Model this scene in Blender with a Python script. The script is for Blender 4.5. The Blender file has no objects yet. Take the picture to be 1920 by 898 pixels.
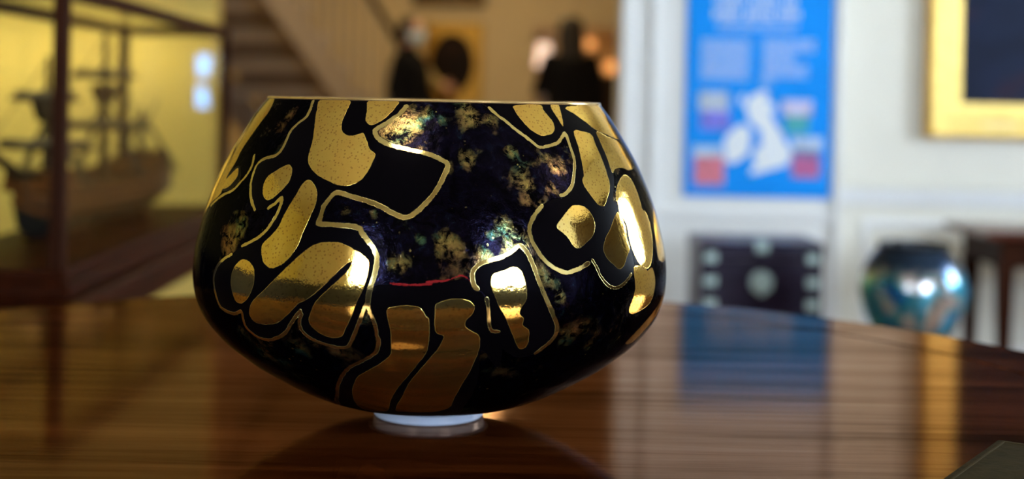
import bpy, bmesh, math, random
import numpy as np
from mathutils import Vector, Matrix

# ------------------------------------------------------------------ camera, world, exposure
scene = bpy.context.scene
COL = scene.collection
random.seed(7)
CAM_Z = 0.979          # eye height, level with the rim of the bowl
TABLE_Z = 0.780        # top of the round table

cam_data = bpy.data.cameras.new('camera')
cam = bpy.data.objects.new('camera', cam_data)
COL.objects.link(cam)
cam.location = (0, 0, CAM_Z)
cam.rotation_mode = 'XYZ'
cam.matrix_world = (Matrix.Translation((0, 0, CAM_Z)) @ Matrix.Rotation(math.radians(90), 4, 'X')
                    @ Matrix.Rotation(math.radians(1.2), 4, 'Z'))
cam_data.sensor_width = 36.0
cam_data.lens = 50.0
cam_data.shift_y = -256 / 1920
cam_data.clip_start = 0.02
cam_data.clip_end = 100
cam_data.dof.use_dof = True
cam_data.dof.focus_distance = 0.80
cam_data.dof.aperture_fstop = 4.6
scene.camera = cam

world = bpy.data.worlds.new('world')
scene.world = world
world.use_nodes = True
world.node_tree.nodes['Background'].inputs['Color'].default_value = (0.55, 0.68, 1.0, 1)
world.node_tree.nodes['Background'].inputs['Strength'].default_value = 0.6

vs = scene.view_settings
vs.view_transform = 'Standard'
vs.look = 'None'
vs.gamma = 1.0
vs.use_curve_mapping = False
vs.exposure = 0.08

WINDOW_GLOW = 30.0       # daylight in the window panes
LAMP_GLOW = 11.0        # ceiling lamps of the front room
HALL_GLOW = 46.0         # ceiling lamps of the hall

# ------------------------------------------------------------------ materials
def new_mat(name):
    m = bpy.data.materials.new(name)
    m.use_nodes = True
    nt = m.node_tree
    return m, nt, nt.nodes['Principled BSDF']

def node(nt, kind, **kw):
    n = nt.nodes.new(kind)
    for k, v in kw.items():
        if k in n.inputs.keys():
            n.inputs[k].default_value = v
        else:
            setattr(n, k, v)
    return n

def ramp(nt, stops, interp='LINEAR'):
    n = nt.nodes.new('ShaderNodeValToRGB')
    n.color_ramp.interpolation = interp
    e = n.color_ramp.elements
    while len(e) < len(stops):
        e.new(0.5)
    for el, (p, c) in zip(e, stops):
        el.position = p
        el.color = (*c, 1) if len(c) == 3 else c
    return n

def plain(name, color, rough=0.5, metal=0.0, var=0.12, scale=12.0, bump=0.0, spec=0.5, stretch=(1, 1, 1), coat=0.0):
    """a surface with a little uneven colour and relief"""
    m, nt, b = new_mat(name)
    tc = node(nt, 'ShaderNodeTexCoord')
    mp = node(nt, 'ShaderNodeMapping')
    mp.inputs['Scale'].default_value = stretch
    nz = node(nt, 'ShaderNodeTexNoise', Scale=scale, Detail=5.0, Roughness=0.6)
    nt.links.new(tc.outputs['Object'], mp.inputs['Vector'])
    nt.links.new(mp.outputs['Vector'], nz.inputs['Vector'])
    lo = tuple(max(0, c * (1 - var)) for c in color)
    hi = tuple(min(1, c * (1 + var)) for c in color)
    r = ramp(nt, [(0.3, lo), (0.7, hi)])
    nt.links.new(nz.outputs['Fac'], r.inputs['Fac'])
    nt.links.new(r.outputs['Color'], b.inputs['Base Color'])
    b.inputs['Roughness'].default_value = rough
    b.inputs['Metallic'].default_value = metal
    b.inputs['Specular IOR Level'].default_value = spec
    b.inputs['Coat Weight'].default_value = coat
    b.inputs['Coat Roughness'].default_value = 0.08
    if bump:
        bp = node(nt, 'ShaderNodeBump', Strength=bump, Distance=0.002)
        nt.links.new(nz.outputs['Fac'], bp.inputs['Height'])
        nt.links.new(bp.outputs['Normal'], b.inputs['Normal'])
    return m

def wood(name, dark, light, grain=(1.2, 26, 26), rough=0.3, coat=0.3, scale=3.0, bump=0.08, polish=(1.0, 0.80, 0.62), spec=0.35):
    """streaky wood, the grain runs along the axis with the small factor"""
    m, nt, b = new_mat(name)
    tc = node(nt, 'ShaderNodeTexCoord')
    mp = node(nt, 'ShaderNodeMapping')
    mp.inputs['Scale'].default_value = grain
    n1 = node(nt, 'ShaderNodeTexNoise', Scale=scale, Detail=7.0, Roughness=0.62, Distortion=0.6)
    n2 = node(nt, 'ShaderNodeTexNoise', Scale=scale * 5, Detail=3.0, Roughness=0.5)
    nt.links.new(tc.outputs['Object'], mp.inputs['Vector'])
    nt.links.new(mp.outputs['Vector'], n1.inputs['Vector'])
    nt.links.new(mp.outputs['Vector'], n2.inputs['Vector'])
    r = ramp(nt, [(0.30, dark), (0.48, tuple((a + c) / 2 for a, c in zip(dark, light))), (0.72, light)])
    nt.links.new(n1.outputs['Fac'], r.inputs['Fac'])
    r2 = ramp(nt, [(0.35, (0.55, 0.55, 0.55)), (0.6, (1, 1, 1))])
    nt.links.new(n2.outputs['Fac'], r2.inputs['Fac'])
    mx = node(nt, 'ShaderNodeMix', data_type='RGBA', blend_type='MULTIPLY')
    mx.inputs['Factor'].default_value = 0.6
    nt.links.new(r.outputs['Color'], mx.inputs['A'])
    nt.links.new(r2.outputs['Color'], mx.inputs['B'])
    nt.links.new(mx.outputs['Result'], b.inputs['Base Color'])
    b.inputs['Roughness'].default_value = rough
    b.inputs['Coat Weight'].default_value = coat
    b.inputs['Coat Roughness'].default_value = 0.11
    b.inputs['Coat Tint'].default_value = (*polish, 1)          # amber polish
    b.inputs['Coat IOR'].default_value = 1.45
    b.inputs['Specular IOR Level'].default_value = spec
    b.inputs['Specular Tint'].default_value = (*polish, 1)
    bp = node(nt, 'ShaderNodeBump', Strength=bump, Distance=0.001)
    nt.links.new(n1.outputs['Fac'], bp.inputs['Height'])
    nt.links.new(bp.outputs['Normal'], b.inputs['Normal'])
    return m

def polished(name):
    """french-polished table top: dark streaky wood under an amber mirror-like finish that follows the grain"""
    m = bpy.data.materials.new(name)
    m.use_nodes = True
    nt = m.node_tree; nt.nodes.clear(); L = nt.links.new
    out = node(nt, 'ShaderNodeOutputMaterial')
    tc = node(nt, 'ShaderNodeTexCoord')
    def streak(sc, scale, detail, dist=0.4):
        mp = node(nt, 'ShaderNodeMapping'); mp.inputs['Scale'].default_value = sc
        L(tc.outputs['Object'], mp.inputs['Vector'])
        n = node(nt, 'ShaderNodeTexNoise', Scale=scale, Detail=detail, Roughness=0.62, Distortion=dist)
        L(mp.outputs['Vector'], n.inputs['Vector']); return n.outputs['Fac']
    broad = streak((0.9, 9, 9), 2.2, 4.0); fine = streak((1.6, 34, 34), 2.4, 6.0, 0.8)
    col = ramp(nt, [(0.32, (0.009, 0.0018, 0.0004)), (0.50, (0.038, 0.0080, 0.0014)), (0.68, (0.080, 0.018, 0.0030))]); L(broad, col.inputs['Fac'])
    fr_ = ramp(nt, [(0.35, (0.55, 0.52, 0.50)), (0.60, (1, 1, 1))]); L(fine, fr_.inputs['Fac'])
    mx = node(nt, 'ShaderNodeMix', data_type='RGBA', blend_type='MULTIPLY'); mx.inputs['Factor'].default_value = 1.0
    L(col.outputs['Color'], mx.inputs['A']); L(fr_.outputs['Color'], mx.inputs['B'])
    df = node(nt, 'ShaderNodeBsdfDiffuse', Roughness=0.3); L(mx.outputs['Result'], df.inputs['Color'])
    gc = ramp(nt, [(0.33, (0.42, 0.24, 0.15)), (0.50, (0.74, 0.47, 0.32)), (0.66, (0.90, 0.63, 0.46))])
    av = node(nt, 'ShaderNodeMath', operation='MULTIPLY_ADD'); av.inputs[1].default_value = 0.5
    hf = node(nt, 'ShaderNodeMath', operation='MULTIPLY'); hf.inputs[1].default_value = 0.5
    L(fine, hf.inputs[0]); L(broad, av.inputs[0]); L(hf.outputs[0], av.inputs[2]); L(av.outputs[0], gc.inputs['Fac'])
    bp = node(nt, 'ShaderNodeBump', Strength=0.05, Distance=0.0006); L(fine, bp.inputs['Height'])
    gl = node(nt, 'ShaderNodeBsdfGlossy', Roughness=0.085); L(gc.outputs['Color'], gl.inputs['Color']); L(bp.outputs['Normal'], gl.inputs['Normal'])
    fr = node(nt, 'ShaderNodeFresnel', IOR=1.50)
    ms = node(nt, 'ShaderNodeMixShader'); L(fr.outputs[0], ms.inputs[0]); L(df.outputs[0], ms.inputs[1]); L(gl.outputs[0], ms.inputs[2])
    L(ms.outputs[0], out.inputs[0])
    return m

def glow(name, color, strength):
    m, nt, b = new_mat(name)
    b.inputs['Base Color'].default_value = (*color, 1)
    b.inputs['Emission Color'].default_value = (*color, 1)
    b.inputs['Emission Strength'].default_value = strength
    return m

def pane_glass(name, tint):
    """thin clear pane: straight through, with a Fresnel mirror on top"""
    m = bpy.data.materials.new(name)
    m.use_nodes = True
    nt = m.node_tree
    nt.nodes.clear()
    out = node(nt, 'ShaderNodeOutputMaterial')
    tr = node(nt, 'ShaderNodeBsdfTransparent')
    tr.inputs['Color'].default_value = (*tint, 1)
    gl = node(nt, 'ShaderNodeBsdfGlossy', Roughness=0.01)
    fr = node(nt, 'ShaderNodeFresnel', IOR=1.40)
    geo = node(nt, 'ShaderNodeNewGeometry')
    ior = node(nt, 'ShaderNodeMix', data_type='FLOAT')        # the far face of the pane mirrors as much as the near one
    ior.inputs['A'].default_value = 1.40; ior.inputs['B'].default_value = 1 / 1.40
    nt.links.new(geo.outputs['Backfacing'], ior.inputs['Factor'])
    nt.links.new(ior.outputs['Result'], fr.inputs['IOR'])
    mx = node(nt, 'ShaderNodeMixShader')
    half = node(nt, 'ShaderNodeMath', operation='MULTIPLY')
    half.inputs[1].default_value = 0.5
    nt.links.new(fr.outputs[0], half.inputs[0])
    nt.links.new(half.outputs[0], mx.inputs[0])
    nt.links.new(tr.outputs[0], mx.inputs[1])
    nt.links.new(gl.outputs[0], mx.inputs[2])
    nt.links.new(mx.outputs[0], out.inputs[0])
    return m

M = {
    'white_wall': plain('white_wall', (0.80, 0.80, 0.79), 0.55, var=0.02, scale=3),
    'cream_wall': plain('cream_wall', (0.79, 0.76, 0.67), 0.6, var=0.03, scale=3),
    'hall_wall': plain('hall_wall', (0.62, 0.52, 0.33), 0.7, var=0.05, scale=2),
    'ochre_wall': plain('ochre_wall', (0.74, 0.62, 0.19), 0.7, var=0.06, scale=2),
    'ceiling': plain('ceiling_paint', (0.74, 0.66, 0.48), 0.8, var=0.03, scale=2),
    'white_trim': plain('white_trim', (0.82, 0.82, 0.82), 0.35, var=0.02, scale=5),
    'stair_tread': plain('stair_tread', (0.52, 0.46, 0.38), 0.5, var=0.05, scale=6),
    'stair_riser': plain('stair_riser', (0.24, 0.185, 0.13), 0.6, var=0.06, scale=6),
    'stair_paint': plain('stair_paint', (0.36, 0.31, 0.25), 0.5, var=0.05, scale=6),
    'floor': wood('floor_boards', (0.10, 0.045, 0.018), (0.26, 0.13, 0.05), (26, 1.2, 26), 0.35, 0.2),
    'table_wood': polished('polished_table_wood'),
    'mahogany': wood('mahogany', (0.010, 0.0025, 0.0012), (0.045, 0.011, 0.004), (22, 22, 1.0), 0.5, 0.0, spec=0.06),
    'mahogany_flat': wood('mahogany_flat', (0.010, 0.0016, 0.0003), (0.048, 0.0075, 0.0010), (22, 1.0, 22), 0.5, 0.0, spec=0.06),
    'dark_wood': wood('dark_wood', (0.012, 0.006, 0.004), (0.04, 0.02, 0.012), (1.5, 20, 20), 0.4, 0.2),
    'glass': pane_glass('case_glass', (0.985, 0.985, 0.93)),
    'gilt': plain('gilt', (0.86, 0.60, 0.18), 0.32, 0.9, 0.18, 30, 0.3),
    'gilt_dark': plain('gilt_dark', (0.42, 0.25, 0.06), 0.4, 0.8, 0.25, 40, 0.3),
    'silver': plain('tarnished_silver', (0.40, 0.50, 0.47), 0.4, 0.7, 0.3, 60, 0.2),
    'black_cloth': plain('black_cloth', (0.006, 0.006, 0.008), 0.95, var=0.3, scale=50, spec=0.1),
    'khaki_cloth': plain('khaki_cloth', (0.30, 0.22, 0.09), 0.9, var=0.15, scale=50, spec=0.2),
    'skin': plain('skin', (0.55, 0.30, 0.22), 0.5, var=0.08, scale=20),
    'hair': plain('dark_hair', (0.010, 0.007, 0.006), 0.6, var=0.4, scale=60, stretch=(1, 1, 0.15)),
    'mask_paper': plain('face_mask_paper', (0.45, 0.66, 0.90), 0.8, var=0.05, scale=50),
    'shoe': plain('shoe_leather', (0.012, 0.010, 0.010), 0.4, var=0.2, scale=40),
    'navy_paint': plain('navy_paint', (0.009, 0.012, 0.060), 0.5, var=0.15, scale=6),
    'lamp_metal': plain('lamp_metal', (0.55, 0.50, 0.42), 0.35, 0.8, 0.1, 30),
    'daylight': glow('daylight_pane', (0.74, 0.87, 1.0), WINDOW_GLOW),
    'blue_glow': glow('blue_glow_pane', (0.10, 0.42, 1.0), 9.0),
    'lamp_white': glow('lamp_diffuser', (1.0, 0.90, 0.74), LAMP_GLOW),
    'lamp_warm': glow('warm_lamp_diffuser', (1.0, 0.72, 0.36), HALL_GLOW),
    'shade_white': glow('lit_lamp_shade', (1.0, 0.74, 0.58), 1.1),
    'shade_amber': glow('lit_amber_shade', (1.0, 0.42, 0.12), 1.0),
}

# ------------------------------------------------------------------ mesh helpers
class MB:
    """collects shapes and links them as one mesh object"""
    def __init__(self):
        self.v, self.f, self.s = [], [], []
    def add(self, verts, faces, smooth=False):
        o = len(self.v)
        self.v += [tuple(p) for p in verts]
        self.f += [tuple(i + o for i in fc) for fc in faces]
        self.s += [smooth] * len(faces)
        return self
    def box(self, x0, x1, y0, y1, z0, z1, bev=0.0):
        if bev <= 0:
            v = [(x, y, z) for z in (z0, z1) for y in (y0, y1) for x in (x0, x1)]
            return self.add(v, [(0, 2, 3, 1), (4, 5, 7, 6), (0, 1, 5, 4), (2, 6, 7, 3), (0, 4, 6, 2), (1, 3, 7, 5)])
        bm = bmesh.new()
        bmesh.ops.create_cube(bm, size=1.0)
        for p in bm.verts:
            p.co = Vector(((x0 + x1) / 2 + p.co.x * (x1 - x0), (y0 + y1) / 2 + p.co.y * (y1 - y0), (z0 + z1) / 2 + p.co.z * (z1 - z0)))
        bmesh.ops.bevel(bm, geom=bm.edges[:], offset=bev, segments=2, affect='EDGES', profile=0.5)
        bm.verts.ensure_lookup_table()
        self.add([p.co[:] for p in bm.verts], [[q.index for q in fc.verts] for fc in bm.faces])
        bm.free()
        return self
    def lathe(self, prof, n=48, c=(0, 0, 0), closed=False):
        m = len(prof)
        v = [(c[0] + r * math.sin(2 * math.pi * j / n), c[1] - r * math.cos(2 * math.pi * j / n), c[2] + z)
             for (r, z) in prof for j in range(n)]
        f = []
        for i in range(m if closed else m - 1):
            a, b = i * n, ((i + 1) % m) * n
            for j in range(n):
                k = (j + 1) % n
                f.append((a + j, a + k, b + k, b + j))
        if not closed:
            if prof[0][0] > 1e-6: f.append(tuple(range(n))[::-1])
            if prof[-1][0] > 1e-6: f.append(tuple((m - 1) * n + j for j in range(n)))
        return self.add(v, f, True)
    def tube(self, pts, rad, n=10, cap=True):
        pts = [Vector(p) for p in pts]
        if not hasattr(rad, '__len__'): rad = [rad] * len(pts)
        v, f = [], []
        for i, p in enumerate(pts):
            t = (pts[min(i + 1, len(pts) - 1)] - pts[max(i - 1, 0)]).normalized()
            up = Vector((0, 0, 1)) if abs(t.z) < 0.9 else Vector((0, 1, 0))
            a = t.cross(up).normalized(); b = t.cross(a).normalized()
            for j in range(n):
                w = 2 * math.pi * j / n
                v.append(p + (a * math.cos(w) + b * math.sin(w)) * rad[i])
        for i in range(len(pts) - 1):
            for j in range(n):
                k = (j + 1) % n
                f.append((i * n + j, i * n + k, (i + 1) * n + k, (i + 1) * n + j))
        if cap:
            f.append(tuple(range(n))[::-1]); f.append(tuple((len(pts) - 1) * n + j for j in range(n)))
        return self.add(v, f, True)
    def prism(self, poly, axis, a, b):
        """a flat outline pushed along an axis: 'y' takes (x, z) points, 'z' takes (x, y), 'x' takes (y, z)"""
        n = len(poly)
        def p3(p, t):
            return {'x': (t, p[0], p[1]), 'y': (p[0], t, p[1]), 'z': (p[0], p[1], t)}[axis]
        v = [p3(p, a) for p in poly] + [p3(p, b) for p in poly]
        f = [tuple(range(n)), tuple(range(2 * n - 1, n - 1, -1))]
        f += [(i, i + n, (i + 1) % n + n, (i + 1) % n) for i in range(n)]
        return self.add(v, f)
    def ball(self, c, r, n=16, m=10):
        r = r if hasattr(r, '__len__') else (r, r, r)
        v = [(c[0], c[1], c[2] - r[2])]
        for i in range(1, m):
            a = -math.pi / 2 + math.pi * i / m
            for j in range(n):
                w = 2 * math.pi * j / n
                v.append((c[0] + r[0] * math.cos(a) * math.cos(w), c[1] + r[1] * math.cos(a) * math.sin(w), c[2] + r[2] * math.sin(a)))
        v.append((c[0], c[1], c[2] + r[2]))
        f = [(0, 1 + (j + 1) % n, 1 + j) for j in range(n)]
        for i in range(m - 2):
            for j in range(n):
                k = (j + 1) % n
                f.append((1 + i * n + j, 1 + i * n + k, 1 + (i + 1) * n + k, 1 + (i + 1) * n + j))
        t = len(v) - 1; o = 1 + (m - 2) * n
        f += [(o + j, o + (j + 1) % n, t) for j in range(n)]
        return self.add(v, f, True)
    def build(self, name, mat, parent=None, recalc=True):
        me = bpy.data.meshes.new(name)
        me.from_pydata(self.v, [], self.f)
        if recalc:
            bm = bmesh.new(); bm.from_mesh(me)
            bmesh.ops.recalc_face_normals(bm, faces=bm.faces)
            bm.to_mesh(me); bm.free()
        me.polygons.foreach_set('use_smooth', self.s)
        me.materials.append(M[mat] if isinstance(mat, str) else mat)
        me.update()
        if any(self.s): me.set_sharp_from_angle(angle=math.radians(27))
        o = bpy.data.objects.new(name, me)
        COL.objects.link(o)
        if parent: o.parent = parent
        return o

def tag(o, label=None, cat=None, group=None, kind=None):
    if label: o['label'] = label
    if cat: o['category'] = cat
    if group: o['group'] = group
    if kind: o['kind'] = kind
    return o

def thing(name, label, cat, loc=(0, 0, 0), rz=0.0, group=None):
    o = bpy.data.objects.new(name, None)
    o.empty_display_size = 0.05
    COL.objects.link(o)
    o.location = loc
    o.rotation_euler = (0, 0, rz)
    return tag(o, label, cat, group)

def struct(name, mb, mat, label=None):
    return tag(mb.build(name, mat), label, None, None, 'structure')

# ------------------------------------------------------------------ the setting
ROOM_H = 3.0
struct('floor', MB().box(-4.2, 3.4, -1.6, 13.8, -0.1, 0.0), 'floor', 'dark polished floorboards of the gallery')
struct('ceiling', MB().box(-4.2, 3.4, -1.6, 13.8, ROOM_H, ROOM_H + 0.1), 'ceiling', 'cream painted ceiling')

def wall_with_holes(name, axis, a, b, lo, hi, holes, mat, label):
    """a wall between a and b (its thickness), running lo..hi, with rectangular openings (u0, u1, z0, z1)"""
    mb = MB()
    us = sorted({lo, hi, *[h[0] for h in holes], *[h[1] for h in holes]})
    for u0, u1 in zip(us[:-1], us[1:]):
        zs = [0.0]
        for h in sorted(holes, key=lambda q: q[2]):
            if h[0] <= u0 and h[1] >= u1: zs += [h[2], h[3]]
        zs.append(ROOM_H)
        for z0, z1 in zip(zs[0::2], zs[1::2]):
            if z1 - z0 < 1e-4: continue
            if axis == 'y': mb.box(u0, u1, a, b, z0, z1)
            else: mb.box(a, b, u0, u1, z0, z1)
    return struct(name, mb, mat, label)

# windows behind the photographer and in the side wall: they light the room and show up in the lustre
W_BACK1 = (-1.74, -1.12, 0.93, 2.02)
W_BACK2 = (1.35, 2.55, 0.93, 2.25)
W_SIDE = (2.35, 3.40, 0.95, 2.15)
wall_with_holes('wall_rear', 'y', -1.7, -1.6, -4.2, 3.4, [W_BACK1, W_BACK2], 'cream_wall', 'cream wall with two windows facing the table')
wall_with_holes('wall_right', 'x', 3.4, 3.5, -1.6, 5.15, [W_SIDE], 'white_wall', 'white side wall with a tall window')
wall_with_holes('wall_hall_side', 'x', 1.5, 1.6, 5.15, 13.0, [], 'hall_wall', 'tan side wall of the hall')
struct('wall_left', MB().box(-4.3, -4.2, -1.6, 13.0, 0, ROOM_H), 'ochre_wall', 'ochre side wall')
struct('wall_front', MB().box(1.10, 3.4, 5.0, 5.15, 0, ROOM_H), 'cream_wall', 'cream white wall behind the gilt framed painting')
struct('wall_pier', MB().box(0.373, 1.134, 4.9, 5.15, 0, ROOM_H), 'white_wall', 'white projecting pier carrying the blue poster')
struct('wall_ochre', MB().box(-4.2, -1.36, 6.5, 6.62, 0, ROOM_H), 'ochre_wall', 'ochre wall behind the glass display case')
NICHE = (0.185, 1.06, 0.80, 1.68)
BLUE_PANE = (1.055, 1.19, 0.87, 1.37)
wall_with_holes('wall_back', 'y', 13.0, 13.12, -4.2, 1.6, [NICHE], 'hall_wall', 'tan wall at the far end of the hall')
struct('wall_niche', MB().box(0.10, 1.14, 13.62, 13.7, 0.7, 1.8).box(0.10, 0.185, 13.12, 13.62, 0.7, 1.8).box(1.06, 1.14, 13.12, 13.62, 0.7, 1.8)
       .box(0.10, 1.14, 13.12, 13.62, 1.68, 1.8).box(0.10, 1.14, 13.12, 13.62, 0.7, 0.80), 'hall_wall', 'lit alcove in the far wall')

def window(name, axis, pos, hole, inward, nx, nz, label, glowmat='daylight', depth=0.1, bar_w=0.0):
    """frame, glazing bars and bright panes set into an opening"""
    u0, u1, z0, z1 = hole
    root = bpy.data.objects.new(name, None); COL.objects.link(root)
    tag(root, label, None, None, 'structure')
    def bar(mb, a0, a1, b0, b1, t0, t1):
        if axis == 'y': mb.box(a0, a1, min(t0, t1), max(t0, t1), b0, b1)
        else: mb.box(min(t0, t1), max(t0, t1), a0, a1, b0, b1)
    t0, t1 = pos, pos - inward * depth
    fr = MB(); w = min(0.05, (u1 - u0) * 0.12)
    bar(fr, u0, u0 + w, z0, z1, t0, t1); bar(fr, u1 - w, u1, z0, z1, t0, t1)
    bar(fr, u0 + w, u1 - w, z0, z0 + w, t0, t1); bar(fr, u0 + w, u1 - w, z1 - w, z1, t0, t1)
    fr.build('window_frame', 'white_trim', root)
    g = bar_w or w * 0.55
    for i in range(1, nx):
        mb = MB(); u = u0 + (u1 - u0) * i / nx
        bar(mb, u - g / 2, u + g / 2, z0 + w, z1 - w, t0 - inward * 0.02, t1 + inward * 0.02); mb.build('glazing_bar', 'white_trim', root)
    for k in range(1, nz):
        mb = MB(); z = z0 + (z1 - z0) * k / nz
        bar(mb, u0 + w, u1 - w, z - g / 2, z + g / 2, t0 - inward * 0.02, t1 + inward * 0.02); mb.build('glazing_bar', 'white_trim', root)
    for i in range(nx):
        for k in range(nz):
            mb = MB()
            a0 = u0 + (u1 - u0) * i / nx; a1 = u0 + (u1 - u0) * (i + 1) / nx
            b0 = z0 + (z1 - z0) * k / nz; b1 = z0 + (z1 - z0) * (k + 1) / nz
            bar(mb, max(a0, u0 + w), min(a1, u1 - w), max(b0, z0 + w), min(b1, z1 - w), t1 + inward * 0.004, t1)
            mb.build('pane', glowmat, root)
    sill = MB(); bar(sill, u0 - 0.05, u1 + 0.05, z0 - 0.04, z0, t0 + inward * 0.06, t0); sill.build('window_sill', 'white_trim', root)
    return root
window('window_1', 'y', -1.6, W_BACK1, 1, 2, 3, 'sash window in the rear wall')
window('window_2', 'y', -1.6, W_BACK2, 1, 1, 10, 'slatted window in the rear wall')
window('window_3', 'x', 3.4, W_SIDE, -1, 2, 3, 'tall window in the right hand wall')
window('added_blue_pane', 'y', 12.965, BLUE_PANE, -1, 1, 2, 'narrow blue glowing pane added on the far wall', 'blue_glow', 0.02, 0.10)  # glow added behind the pier to give blue reflections in the case glass

# mouldings of the white pier and wall
def rail_y(name, x0, x1, yf, z0, z1, d=0.02, mat='white_trim'):
    mb = MB().box(x0, x1, yf - d, yf, z0, z1)
    mb.box(x0, x1, yf - d * 1.7, yf, z1 - (z1 - z0) * 0.32, z1)
    return struct(name, mb, mat)
rail_y('trim_1', 1.134, 3.4, 5.0, 0.650, 0.705, 0.022)
tag(bpy.data.objects['trim_1'], 'white dado rail below the gilt framed painting')
struct('baseboard_front', MB().box(1.134, 3.4, 4.98, 5.0, 0, 0.16), 'white_trim', 'white skirting of the front wall')
struct('baseboard_pier', MB().box(0.373, 1.134, 4.88, 4.9, 0, 0.16), 'white_trim', 'white skirting of the pier')
for k, (x0, x1) in enumerate([(0.373, 0.425), (0.475, 0.500), (1.112, 1.134)]):
    struct('trim_%d' % (k + 2), MB().box(x0, x1, 4.876, 4.9, 0.16, ROOM_H, 0.004), 'white_trim', 'upright white moulding on the pier')
struct('trim_5', MB().box(0.500, 1.112, 4.885, 4.9, 0.598, 0.630, 0.003), 'white_trim', 'white panel moulding under the blue poster')
struct('trim_6', MB().box(1.24, 1.26, 4.985, 5.0, 0.16, 0.60).box(1.26, 3.3, 4.985, 5.0, 0.575, 0.60), 'white_trim', 'panel moulding below the dado rail')

# dark blue panelling added out of view to darken reflections in the gold lustre
struct('trim_7', MB().box(-4.2, 3.4, -1.6, -1.575, 0, 0.86).box(-4.2, 3.4, -1.6, -1.565, 0.86, 0.89), 'navy_paint', 'dark blue panelling added along the rear wall for the bowl reflections')
struct('trim_8', MB().box(-4.2, -4.175, -1.56, 6.5, 0, 0.86).box(-4.2, -4.165, -1.56, 6.5, 0.86, 0.89), 'navy_paint', 'dark blue panelling added along the ochre side wall for the bowl reflections')

# ceiling lamps
def ceiling_lamp(label, x, y, r, mat, group):
    t = thing('ceiling_lamp', label, 'lamp', (x, y, ROOM_H), 0, group)
    MB().lathe([(r * 1.08, 0), (r * 1.08, -0.05), (r, -0.055), (r, -0.02), (0.001, -0.02)], 40).build('housing', 'lamp_metal', t)
    MB().lathe([(0.001, -0.045), (r * 0.98, -0.045), (r * 0.98, -0.03), (0.001, -0.03)], 40).build('diffuser', mat, t)
    return t
ceiling_lamp('wide round ceiling lamp above the round table', -0.42, -0.20, 0.30, 'lamp_white', 'lamps of the front room')
ceiling_lamp('small round ceiling lamp by the right hand wall', 2.75, 0.57, 0.30, 'lamp_white', 'lamps of the front room')
def wall_fill_lamp(x, label):  # lamp added above the view to brighten the wall behind the case
    t = thing('wall_fill_lamp', label, 'lamp', (x, 6.4995, 1.56), 0, 'added fill lamps on the ochre wall')
    MB().box(-0.04, 0.04, -0.014, 0, -0.03, 0.05, 0.003).build('back_plate', 'lamp_metal', t)
    MB().tube([(0, -0.010, 0.02), (0, -0.20, 0.060), (0, -0.36, 0.045)], 0.008, 8).build('arm', 'lamp_metal', t)
    arc = [(-0.36 + 0.045 * math.cos(a), 0.045 * math.sin(a)) for a in np.linspace(math.radians(-25), math.radians(215), 15)]
    arc2 = [(-0.36 + 0.042 * math.cos(a), 0.042 * math.sin(a)) for a in np.linspace(math.radians(215), math.radians(-25), 15)]
    MB().prism(arc + arc2, 'x', -0.30, 0.30).build('shade', 'lamp_metal', t)
    MB().tube([(-0.28, -0.36, 0.014), (0.28, -0.36, 0.014)], 0.013, 10).build('tube', glow('wall_fill_tube', (1.0, 0.82, 0.46), 130.0), t)
wall_fill_lamp(-2.75, 'added brass fill lamp on the ochre wall, farther from the staircase')
wall_fill_lamp(-1.85, 'added brass fill lamp on the ochre wall, closer to the staircase')
for (x, y, l) in [(-0.2, 8.6, 'round ceiling lamp at the start of the hall'), (-0.3, 11.2, 'round ceiling lamp above the two visitors'),
                  (-3.2, 9.8, 'round ceiling lamp beside the staircase')]:
    ceiling_lamp(l, x, y, 0.24, 'lamp_warm', 'lamps of the hall')

# ------------------------------------------------------------------ round table
TABLE_C = (-0.0515, 0.952)
table = thing('round_table', 'round polished dark wood table carrying the lustre bowl', 'table', (*TABLE_C, 0))
MB().lathe([(0.001, TABLE_Z - 0.028), (0.4655, TABLE_Z - 0.028), (0.4655, TABLE_Z - 0.0006), (0.4645, TABLE_Z), (0.001, TABLE_Z)], 128).build('table_top', 'table_wood', table)
band = [(0.4685, TABLE_Z - 0.028), (0.4685, TABLE_Z - 0.0010), (0.4692, TABLE_Z), (0.5392, TABLE_Z), (0.540, TABLE_Z - 0.0010), (0.540, TABLE_Z - 0.006),
        (0.539, TABLE_Z - 0.012), (0.534, TABLE_Z - 0.015), (0.536, TABLE_Z - 0.020), (0.533, TABLE_Z - 0.026), (0.526, TABLE_Z - 0.028)]
MB().lathe(band, 128, closed=True).build('border_band', 'table_wood', table)
MB().lathe([(0.30, TABLE_Z - 0.075), (0.30, TABLE_Z - 0.029), (0.42, TABLE_Z - 0.029), (0.42, TABLE_Z - 0.075)], 96, closed=True).build('apron', 'mahogany', table)
MB().lathe([(0.001, 0.16), (0.09, 0.16), (0.10, 0.20), (0.075, 0.24), (0.055, 0.30), (0.075, 0.38), (0.085, 0.44), (0.06, 0.52), (0.05, 0.60), (0.07, 0.66),
            (0.10, 0.70), (0.34, TABLE_Z - 0.074), (0.001, TABLE_Z - 0.074)], 48).build('pedestal', 'mahogany', table)
for k in range(3):
    a = math.radians(30 + 120 * k); c, s = math.cos(a), math.sin(a)
    MB().tube([(c * r, s * r, z) for r, z in [(0.06, 0.26), (0.14, 0.25), (0.22, 0.19), (0.29, 0.10), (0.35, 0.045), (0.41, 0.03)]],
              [0.035, 0.034, 0.030, 0.026, 0.024, 0.030], 12).build('leg', 'mahogany', table)

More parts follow.
